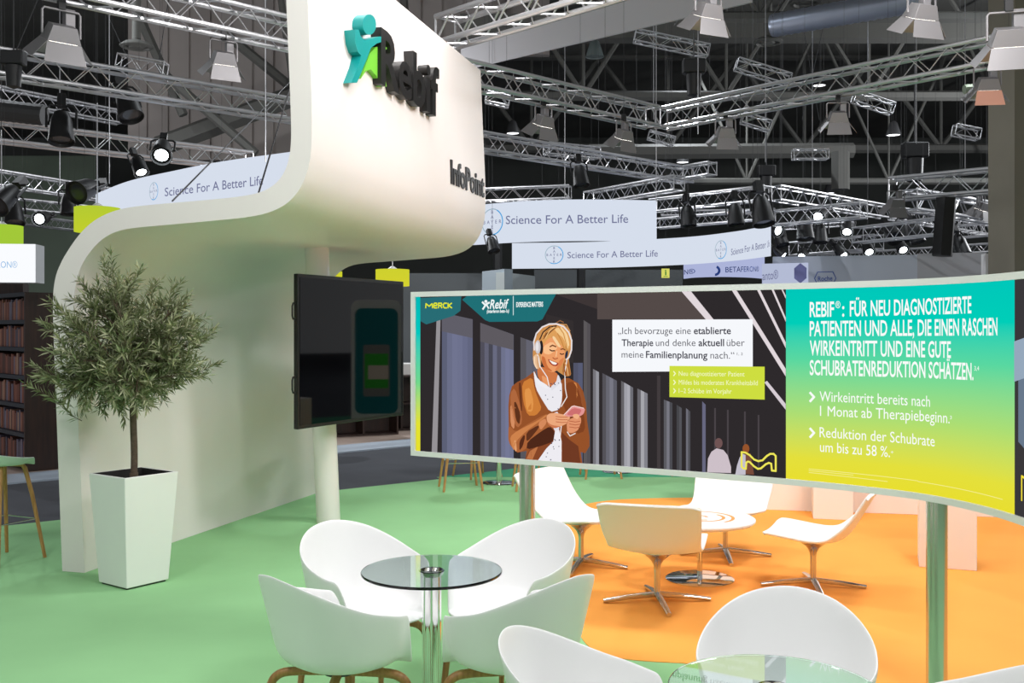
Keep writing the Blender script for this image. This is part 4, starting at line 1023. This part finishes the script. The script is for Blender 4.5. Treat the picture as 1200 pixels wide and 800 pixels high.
# ---- cables and hoists
for i, (px, ya, yb, D, lab) in enumerate(((128, 118, 215, 16, 'thin white cable hanging at the left over the white sign'), (70, 180, 225, 20, 'thin cable left of the glowing lamp'), (818, 78, 157, 16, 'thin cable hanging above the truss corner'), (1074, 16, 168, 20, 'long thin cable hanging right of centre at the upper right'), (897, 122, 190, 22, 'thin cable under the right truss arm'), (1017, 130, 215, 24, 'thin cable above the far corner truss'),
                                   (952, 190, 222, 24, 'short thin cable under the level white truss piece'), (769, 212, 236, 20, 'thin cable holding the right end of the middle white sign'), (662, 196, 232, 20, 'thin cable holding the middle of the middle white sign'), (1131, 164, 200, 22, 'thin cable under the small truss near the hall column'), (1165, 140, 200, 24, 'thin cable beside the hall column'), (766, 85, 140, 24, 'faint thin cable left of the truss corner'), (311, 100, 190, 12, 'thin cable beside the hanging logo panel edge'))):
    a = at(px, ya, D); b = at(px, yb, D); a.z = 12.998; mb = MB(); mb.tube([a, b], .008, 5); tag(mb.done('cable', M_alu, None, off=tuple(b)), lab, 'cable')
def wire(x0, y0, D0, x1, y1, D1, lab, r=.007):
    a = at(x0, y0, D0); b = at(x1, y1, D1); a = b+(a-b)*((12.97-b.z)/(a.z-b.z)); mb = MB(); mb.tube([a, b], r, 5); tag(mb.done('steel_cable', M_dark, None, off=tuple(b)), lab, 'cable')
wire(241, 196, 9.0, 202, 235.5, 7.9, 'left slanted steel cable holding the curved wall'); wire(327, 146, 8.4, 303, 226, 7.6, 'right slanted steel cable holding the curved wall')
wire(128, 22, 17, 150, 70, 17, 'left chain of the white truss piece at the upper left'); wire(192, 34, 17, 186, 72, 17, 'right chain of the white truss piece at the upper left')
wire(885, 58, 22, 905, 20, 22, 'cable of the truss piece left of the right truss arm'); wire(932, 175, 24, 940, 140, 24, 'left cable of the level white truss piece'); wire(966, 175, 24, 960, 140, 24, 'right cable of the level white truss piece')
wire(44, 0, 12, 18, 62, 12, 'thin steel cable at the upper left corner'); wire(770, 60, 21, 790, 30, 21, 'cable of the short truss piece under the grey fascia band')
def hoist(px, py, D, s, lab):
    t = thing('chain_hoist', lab, 'hoist', tuple(at(px, py, D)), 0, 'black chain hoists'); t.scale = (s,)*3
    mb = MB(); mb.box((-.22, -.12, -.14), (.22, .12, .14)); mb.done('motor', M_black, t, bevel=.03)
    mb = MB(); mb.lathe([(.02, -.6), (.13, -.56), (.15, -.2), (.15, -.15)], 14); mb.done('chain_bag', M_black, t)
    mb = MB(); mb.tube([(0, 0, .14), (0, 0, 1.6)], .015, 6); mb.done('chain', M_dark, t)
pk = mat('door_pinkish', (214, 158, 138), .5)
for o in COL.objects:
    if o.parent and 'pinkish' in o.parent.get('label', '') and o.name.startswith('barn_door'):
        o.material_slots[0].link = 'OBJECT'; o.material_slots[0].material = pk; break
hoist(1072, 176, 24, 1.3, 'black chain hoist above the right box truss'); hoist(898, 200, 26, 1.0, 'black chain hoist above the far truss corner'); hoist(813, 78, 18, .9, 'black chain hoist above the truss corner'); hoist(16, 68, 12, .6, 'black chain hoist at the left edge on the long truss')
beam(1109, 232, 20, 1104, 300, 20, .20, 'dark cloth drape hanging under the right box truss', 'drape', 'drape', M_black)
# ---- grey fascia band
a = fl(520, 54, 7.0); a = at(540, 0, 20.6); b = at(880, 0, 16.3); mb = MB()
d = (b-a).normalized(); nn = Vector((-d.y, d.x, 0))
mb.extrude([Vector((p.x, p.y, 0)) for p in (a, b, b+nn*.05, a+nn*.05)], (0, 0, .58)); o = mb.done('fascia_band', mat('grey_fabric', (196, 194, 198), .8), None, off=(a.x, a.y, 0), smooth=0); o.location.z = 6.98; hang(o, [Vector((p.x, p.y, 7.5)) for p in (a.lerp(b, .1), a.lerp(b, .9))]); tag(o, 'broad grey fabric band hanging under the roof at the top centre', 'banner')
# ---- signs on curved bands
class Band:
    def __init__(s, pts):
        s.P = cr_spline([(p.x, p.y) for p in pts], 16); s.A = [0]
        for i in range(1, len(s.P)): s.A.append(s.A[-1]+(s.P[i]-s.P[i-1]).length)
        s.X = [600+1200*p.x/p.y for p in s.P]
    def at(s, q):
        q = max(0, min(s.A[-1]-1e-5, q)); i = 1
        while s.A[i] < q: i += 1
        f = (q-s.A[i-1])/(s.A[i]-s.A[i-1]); t = (s.P[i]-s.P[i-1]).normalized(); return s.P[i-1].lerp(s.P[i], f), Vector((t.y, -t.x, 0))
    def s(s, px):
        for i in range(1, len(s.X)):
            if s.X[i] >= px: return s.A[i-1]+(px-s.X[i-1])/(s.X[i]-s.X[i-1])*(s.A[i]-s.A[i-1])
        return s.A[-1]
    def pt(s, q, z, l):
        p, n = s.at(q); return Vector((p.x, p.y, z))+n*l
    def uv(s, px, py):
        q = s.s(px); p, n = s.at(q); return q, H-(py-HZ)/1200*p.y
    def sheet(s, mb, z0, z1, th=.03, mi=0):
        n = len(s.P); vs = []
        for i in range(n):
            q = s.A[i]
            for z, l in ((z0, 0), (z1, 0), (z1, -th), (z0, -th)): vs.append(s.pt(q, z, l))
        fs = [(i*4+k, i*4+(k+1) % 4, i*4+4+(k+1) % 4, i*4+4+k) for i in range(n-1) for k in range(4)]+[(0, 3, 2, 1), tuple((n-1)*4+k for k in range(4))]
        mb.add(vs, fs, mi)
    def text(s, mb, body, x0, y0, x1, y1, cap, off=0.0, mi=0, lift=.006):
        a = s.uv(x0, y0); b = s.uv(x1, y1); vs, fs, w = text_geo(body, off); k = cap/CAP
        mb.add([s.pt(a[0]+(b[0]-a[0])*v.x/w, a[1]+(b[1]-a[1])*v.x/w+v.y*k, lift) for v in vs], fs, mi)
    def ring(s, mb, cx, cy, r, w, a0, a1, mi, lift=.006):
        q, z = s.uv(cx, cy); n = 36; vs = []
        for i in range(n+1):
            a = a0+(a1-a0)*i/n
            for rr in (r-w, r): vs.append(s.pt(q+rr*math.cos(a), z+rr*math.sin(a), lift))
        mb.add(vs, [(2*i, 2*i+1, 2*i+3, 2*i+2) for i in range(n)], mi)
    def cross(s, mb, cx, cy, r, mi):
        q, z = s.uv(cx, cy); k = r*.30
        for i, chh in enumerate('BAYER'):
            vs, fs, w = text_geo(chh, .01); g = r*.26/CAP
            for dx, dz in ((0, (2-i)*.37*r), ((i-2)*.37*r, 0)):
                if i == 2 and dx == 0 and dz == 0 and False: continue
                mb.add([s.pt(q+dx+(v.x-w/2)*g, z+dz+(v.y-CAP/2)*g, .007) for v in vs], fs, mi)
M_sign = emi('sign_white', (214, 222, 236), 1.0); M_ink = emi('sign_ink', (112, 116, 150)); M_ring = emi('ring_blue', (60, 160, 220)); M_ringg = emi('ring_grey', (150, 176, 190))
def sign_thing(name, label, pts, z0, z1, texts, logos, face_=None, ink=None, th=.03):
    B = Band(pts); c = B.at(B.A[-1]/2)[0]; t = thing(name, label, 'sign', (c.x, c.y, z0))
    mb = MB(); B.sheet(mb, z0, z1, th); mb.done('fabric', face_ or M_sign, t, off=t.location, smooth=30)
    for tx in texts:
        body, xa, ya, xb, yb, cap = tx; W_ = text_geo(body, .004)[2]; e = 0; ws = body.split(' ')
        for k, w in enumerate(ws):
            e1 = text_geo(' '.join(ws[:k+1]), .004)[2]; e0 = e1-text_geo(w, .004)[2]
            mb = MB(); B.text(mb, w, xa+(xb-xa)*e0/W_, ya+(yb-ya)*e0/W_, xa+(xb-xa)*e1/W_, ya+(yb-ya)*e1/W_, cap, off=.004); mb.done('lettering', ink or M_ink, t, off=t.location, smooth=0, clean=False)
    for cx, cy, r in logos:
        mb = MB(); B.ring(mb, cx, cy, r, r*.07, .35*PI, 1.35*PI, 0); B.ring(mb, cx, cy, r, r*.09, -.65*PI, .35*PI, 1); B.cross(mb, cx, cy, r, 2)
        mb.done('round_logo', [M_ringg, M_ring, M_ink], t, off=t.location, smooth=0, clean=False)
    if z0 > 2.9: HANG.append((t, [B.pt(B.A[-1]*f, z1-.01, -.015) for f in (.1, .9)]))
    return t, B
SL_ = 'Science For A Better Life'
sign_thing('hanging_sign', 'curved white fabric sign with slogan hanging behind the curved wall at left', [at(112, 0, 17.6), at(150, 0, 16.1), at(200, 0, 15.1), at(260, 0, 14.2), at(350, 0, 13.35)], 3.3, 4.1,
           [(SL_, 193.5, 230, 308.5, 216.5, .125)], [(180.5, 224, .135)])
sign_thing('hanging_sign', 'white fabric sign with slogan hanging right of the logo panel, in front', [at(550, 0, 21), at(610, 0, 20.3), at(680, 0, 20.0), at(769.5, 0, 20.15)], 3.5, 4.31,
           [(SL_, 593, 262.5, 736, 261, .165)], [(577, 260, .27)])
sign_thing('hanging_sign', 'long curved white sign with two slogans hanging behind the display wall', [at(600, 0, 25.6), at(700, 0, 25.2), at(800, 0, 24.0), at(860, 0, 22.6), at(902, 0, 21.2)], 3.29, 3.93,
           [(SL_, 665, 302.5, 771, 300.5, .155), (SL_, 857, 299, 906, 288.5, .14)], [(649.5, 298.5, .23), (845, 292.5, .21)])
M_lav = emi('sign_lavender', (176, 184, 222), .95); M_blue = mat('sign_blue', (40, 80, 170), .6)
t, B = sign_thing('hanging_sign', 'lavender drum sign with blue lettering under the long white sign', [at(801, 0, 26.0), at(815, 0, 25.4), at(846, 0, 25.1), at(877, 0, 25.4), at(896, 0, 26.0)], 3.06, 3.75,
           [('BETAFERON\u00ae', 850, 319, 889, 318, .13), ('BETAFERON\u00ae', 762, 321, 815, 320.5, .12)], [], M_lav, M_blue)
mb = MB(); B.ring(mb, 838, 317, .13, .06, -1.6, 1.2, 0); mb.done('swoosh_logo', M_blue, t, off=t.location, smooth=0, clean=False)
t, B = sign_thing('booth_sign', 'pale lavender booth sign with dark lettering and a hexagon behind the display wall', [at(893, 0, 22.6), at(920, 0, 22.4), at(947, 0, 22.2)], 0, 3.22, [('Lyganto\u00ae', 884, 329, 912, 326.5, .19)], [], emi('sign_lav2', (188, 196, 222), .9))
mb = MB(); q, z = B.uv(938, 320); mb.add([B.pt(q+.19*math.cos(PI/2+k*PI/3)*.8, z+.22*math.sin(PI/2+k*PI/3), .008) for k in range(6)], [tuple(range(6))]); mb.done('hexagon', mat('hexagon_violet', (128, 130, 190), .6), t, off=t.location, smooth=0, clean=False)
t, B = sign_thing('booth_fascia', 'long pale booth fascia with a hexagon logo above the display wall', [at(906, 0, 23.2), at(985, 0, 22.9), at(1075, 0, 22.6)], 0, 3.42, [('Roche', 958.5, 329.5, 975.5, 328.5, .11)], [], mat('fascia_pale', (196, 202, 214), .7), M_blue, .3)
mb = MB(); q, z = B.uv(967, 326); hx = [(-.24, 0), (-.17, .15), (.17, .15), (.24, 0), (.17, -.15), (-.17, -.15)]
for k in range(6):
    (xa, za), (xb, zb_) = hx[k], hx[(k+1) % 6]; mb.add([B.pt(q+xa, z+za, .008), B.pt(q+xb, z+zb_, .008), B.pt(q+xb*.93, z+zb_*.9, .008), B.pt(q+xa*.93, z+za*.9, .008)], [(0, 1, 2, 3)])
mb.done('hexagon_logo', M_blue, t, off=t.location, smooth=0, clean=False)
def wallpiece(name, xa, xb, y0, y1, D, Db, m, lab, cat, th=.2):
    a = at(xa, y1, D); b = at(xb, y1, Db); z0 = 0 if name == 'partition' else a.z; z1 = at(xa, y0, D).z; d = (b-a); d.z = 0; d.normalize(); n = Vector((-d.y, d.x, 0)); mb = MB()
    P = [Vector((p.x, p.y, z0)) for p in (a, b, b+n*th, a+n*th)]; mb.extrude(P, (0, 0, z1-z0)); return tag(mb.done(name, m, None, off=(a.x, a.y, z0), smooth=0), lab, cat)
wallpiece('partition', 1075, 1156, 297, 420, 22.6, 22.2, mat('partition_grey', (178, 178, 182), .7), 'grey partition panel right of the hexagon logo fascia', 'partition')
wallpiece('partition', 1155, 1200, 297, 420, 21, 21, mat('partition_white', (240, 238, 238), .6), 'white partition panel beside the hall column', 'partition')
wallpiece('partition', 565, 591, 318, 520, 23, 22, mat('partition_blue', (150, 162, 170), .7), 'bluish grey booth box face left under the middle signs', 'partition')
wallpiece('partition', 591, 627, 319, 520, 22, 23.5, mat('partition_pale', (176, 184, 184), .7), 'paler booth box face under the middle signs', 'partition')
wallpiece('partition', 470, 572, 320, 470, 27, 27, M_far, 'dark grey partition beside the yellow pendant lamp', 'partition')
wallpiece('partition', 626, 800, 316, 470, 30, 30, M_far, 'dark grey partition under the long white sign', 'partition')
beam(583, 284, 28.4, 583, 461.5, 28.4, .13, 'black post between the middle sign and the logo panel', 'post', 'post', M_black); beam(681, 314, 28.4, 681, 461.5, 28.4, .12, 'black post under the long white sign', 'post', 'post', M_black)
# exit sign
t = thing('exit_sign', 'small yellow green exit sign with a walking figure and arrow', 'sign', tuple(at(780, 320, 29)))
mb = MB(); mb.box((-.11, 0, -.13), (.11, .05, .13)); mb.done('panel', emi('exit_glow', (226, 226, 110), .9), t, smooth=0)
mb = MB(); mb.box((-.015, -.01, -.06), (.02, -.004, .05)); mb.lathe([(0, .06), (.02, .06), (.02, .09), (0, .09)], 10); mb.box((-.06, -.01, -.10), (.06, -.004, -.085)); mb.done('figure', emi('exit_green', (20, 130, 60), .8), t, smooth=0)
# ---- yellow green drum lampshades
M_drum = emi_ramp('drum_glow', 2.3, 4.2, [(0, (226, 220, 50)), (.5, (196, 214, 50)), (1, (150, 200, 70))], .9)
M_drumo = emi_ramp('drum_glow_warm', -9.6, -8.0, [(0, (240, 190, 40)), (.5, (230, 210, 50)), (1, (170, 210, 60))], .9, 0)
def drum(x0, x1, y0, y1, D, lab, m=None):
    r = (x1-x0)/2400*D; c = at((x0+x1)/2, y1, D+r); h = (y1-y0)/1200*D; t = thing('pendant_lamp', lab, 'lamp', tuple(c), 0, 'yellow green drum pendant lamps')
    mb = MB(); mb.lathe([(r, 0), (r, h), (r-.01, h), (r-.01, 0), (r, 0)], 40); mb.done('drum_shade', m or M_drum, t)
    mb = MB(); mb.lathe([(0, h*.9), (r*.25, h*.9), (r*.3, h*1.05), (r*.1, h*1.2), (0, h*1.2)], 16); mb.done('lamp_holder', M_white, t)
    mb = MB(); mb.tube([(0, 0, h*1.1), (0, 0, h*1.1+1.4)], .008, 6); mb.done('cord', M_alu, t)
drum(440, 480, 315.5, 335, 15, 'yellow green drum pendant hanging above the black display'); drum(386, 401, 318, 325, 17, 'small yellow green drum pendant hidden behind the column')
drum(88, 140, 243, 272, 13.7, 'yellow green drum pendant behind the curved wall top at left'); drum(-22, 25.5, 264, 290, 15, 'orange to green drum pendant at the left edge over the white sign box', M_drumo)
# ---- sign box at the left edge
a = at(42, 331, 12.0); t = thing('sign_box', 'white box sign with blue lettering cut by the left edge', 'sign', (a.x, a.y, a.z), .12)
hgt = (331-286)/1200*12
mb = MB(); mb.box((-2.2, 0, 0), (-.0, .3, hgt)); mb.done('box', mat('signbox_grey', (206, 208, 212), .6), t, smooth=0)
mb = MB(); mb.box((-2.2, -.012, 0), (-.004, -.001, hgt)); mb.done('lit_face', emi('signbox_face', (250, 252, 255), 1.0), t, smooth=0)
mb = MB(); put_text(mb, 'BETAFERON\u00ae', (-.70, -.016, .17), (-.20, -.016, .17), .075, off=-.004); mb.done('lettering', emi('sign_sky', (130, 180, 226)), t, smooth=0, clean=False)
# ---- bookcase with books
BC = Vector((-5.98, 12.57, .02)); bd = Vector((-.687, .727, 0)); ba = math.atan2(bd.y, bd.x)
M_bwood = wood('dark_walnut', (38, 24, 20), (58, 36, 28), (8, 8, 1), .5); M_bshelf = mat('shelf_blue_grey', (46, 54, 66), .6)
t = thing('bookcase', 'tall dark walnut bookcase with reddish books at the left edge', 'bookcase', tuple(BC), ba)
# local x runs along the front (away to the left), local -y is towards the back
BH = 2.21; BL = 1.5
mb = MB(); mb.box((-.0, -.42, 0), (.03, .0, BH)); mb.done('side_panel', M_bwood, t, smooth=0)
mb = MB(); mb.box((BL, -.42, 0), (BL+.03, 0, BH)); mb.done('side_panel', M_bwood, t, smooth=0)
mb = MB(); mb.box((.03, -.42, .0), (BL, -.40, BH)); mb.done('back_panel', M_bshelf, t, smooth=0)
shz = [.06, .42, .78, 1.13, 1.48, 1.82, 2.16]
for z in shz: mb = MB(); mb.box((.031, -.399, z), (BL-.001, .0, z+.05)); mb.done('shelf', M_bshelf, t, smooth=0)
bcols = [mat('book_%d' % i, c, .6) for i, c in enumerate([(150, 92, 76), (126, 74, 62), (104, 66, 60), (168, 116, 96), (126, 118, 138), (96, 88, 104), (176, 142, 122), (90, 58, 52)])]
bk = []
for m in bcols:
    mb = MB(); mb.box((0, -.17, 0), (.042, 0, .26)); mb.box((-.0005, -.168, .04), (.0425, .0008, .05)); mb.box((-.0005, -.168, .2), (.0425, .0008, .21)); bk.append(mb.done('book', m, smooth=0, bevel=.004))
names = ['bottom', 'second lowest', 'third lowest', 'third highest', 'second highest', 'highest']
ca, sa = math.cos(ba), math.sin(ba); first = set()
for si, z in enumerate(shz[:-1]):
    x = .04
    while x < 1.15:
        k = random.choices(range(8), [4, 4, 3, 3, 2, 2, 1, 2])[0]; w = random.uniform(.85, 1.5); y = -.06
        loc = BC+Vector((ca*x-sa*y, sa*x+ca*y, z+.0505))
        if k in first: o = bk[k].copy(); COL.objects.link(o)
        else: o = bk[k]; first.add(k)
        o.location = loc; o.rotation_euler = (0, 0, ba); o.scale = (w, 1, random.uniform(.85, 1.06))
        tag(o, 'upright book on the %s shelf of the dark walnut bookcase' % names[si], 'book', 'books on the %s bookcase shelf' % names[si]); x += .042*w+.003
        if random.random() < .06: x += .04
# wooden panel above the bookcase
wallpiece('wood_panel', -20, 27, 331, 346, 13.6, 13.4, M_bwood, 'brown wooden fascia between the sign box and the bookcase', 'panel', .1)
# low dark bookcases behind the black display
def lowcase(px, py, rz, lab):
    p = fl(px, py, .02); t = thing('low_bookcase', lab, 'bookcase', (p.x, p.y, .02), rz, 'low dark bookcases of the library booth')
    mb = MB(); mb.box((-.6, 0, 0), (.6, .02, .95)); mb.done('back_panel', M_bwood, t, smooth=0)
    for x in (-.6, -.02, .57): mb = MB(); mb.box((x, -.4, 0), (x+.03, -.001, .95)); mb.done('divider', M_bwood, t, smooth=0)
    for z in (.0, .45, .92): mb = MB(); mb.box((-.565, -.4, z), (.565, -.002, z+.03)); mb.done('shelf', M_bwood, t, smooth=0)
lowcase(418, 508, .45, 'low dark bookcase behind the bottom of the black display'); lowcase(462, 502, .45, 'low dark bookcase right of the other one, beside the display wall')
p = fl(486, 497, .02); t = thing('counter', 'white counter with slim legs left of the display wall', 'counter', (p.x, p.y, .02), .4)
mb = MB(); mb.box((-.5, 0, .84), (.6, .6, 1.12)); mb.done('top', M_white, t, smooth=0, bevel=.01)
for x in (-.48, .56):
    mb = MB(); mb.box((x, .02, 0), (x+.03, .05, .84)); mb.done('leg', M_satin, t, smooth=0)
wallpiece('partition', 395, 500, 395, 470, 30, 30, mat('partition_brown', (84, 66, 58), .7), 'brown far booth wall behind the black display', 'partition')
# ---- hanging cables for trusses, lamps and signs
def over(p, me=None):
    """height of the lowest truss above place p, or None"""
    best = None
    for t, a, b, sz in TRS:
        if t is me: continue
        d = (b-a).xy; L2 = d.length_squared; f = max(0, min(1, (p.xy-a.xy).dot(d)/L2)); q = a.lerp(b, f)
        if (q.xy-p.xy).length < sz*.5+.06 and q.z > p.z and (best is None or q.z-sz*.5 < best): best = q.z-sz*.5
    return best
for t, a, b, sz in TRS:
    for fr in ((.12, .2, .06, .28, .35, .42), (.88, .8, .94, .72, .65, .58)):
        pts = [a.lerp(b, f)+Vector((0, 0, sz*.5)) for f in fr]
        ok = [p for p in pts if over(p, t) is None]; hang(t, [(ok or pts)[0]])
for t, pts in HANG: hang(t, pts)
for o in list(COL.objects):
    if o.parent or o.type == 'LIGHT': continue
    nm = o.name.split('.')[0]; L = o.location
    if nm in ('floodlight', 'spot_lamp'):
        p = L+Vector((0, 0, .05)); z = None if o.name in ('spot_lamp.009', 'spot_lamp.026') else over(p); hang(o, [(p.x, p.y, p.z, 12.998 if z is None else max(p.z+.02, z+.01))], .0025 if z is None else .008)
    elif nm in ('pendant_lamp', 'ceiling_lamp', 'exit_sign', 'chain_hoist'): hang(o, [L+Vector((0, 0, .15))], .004)
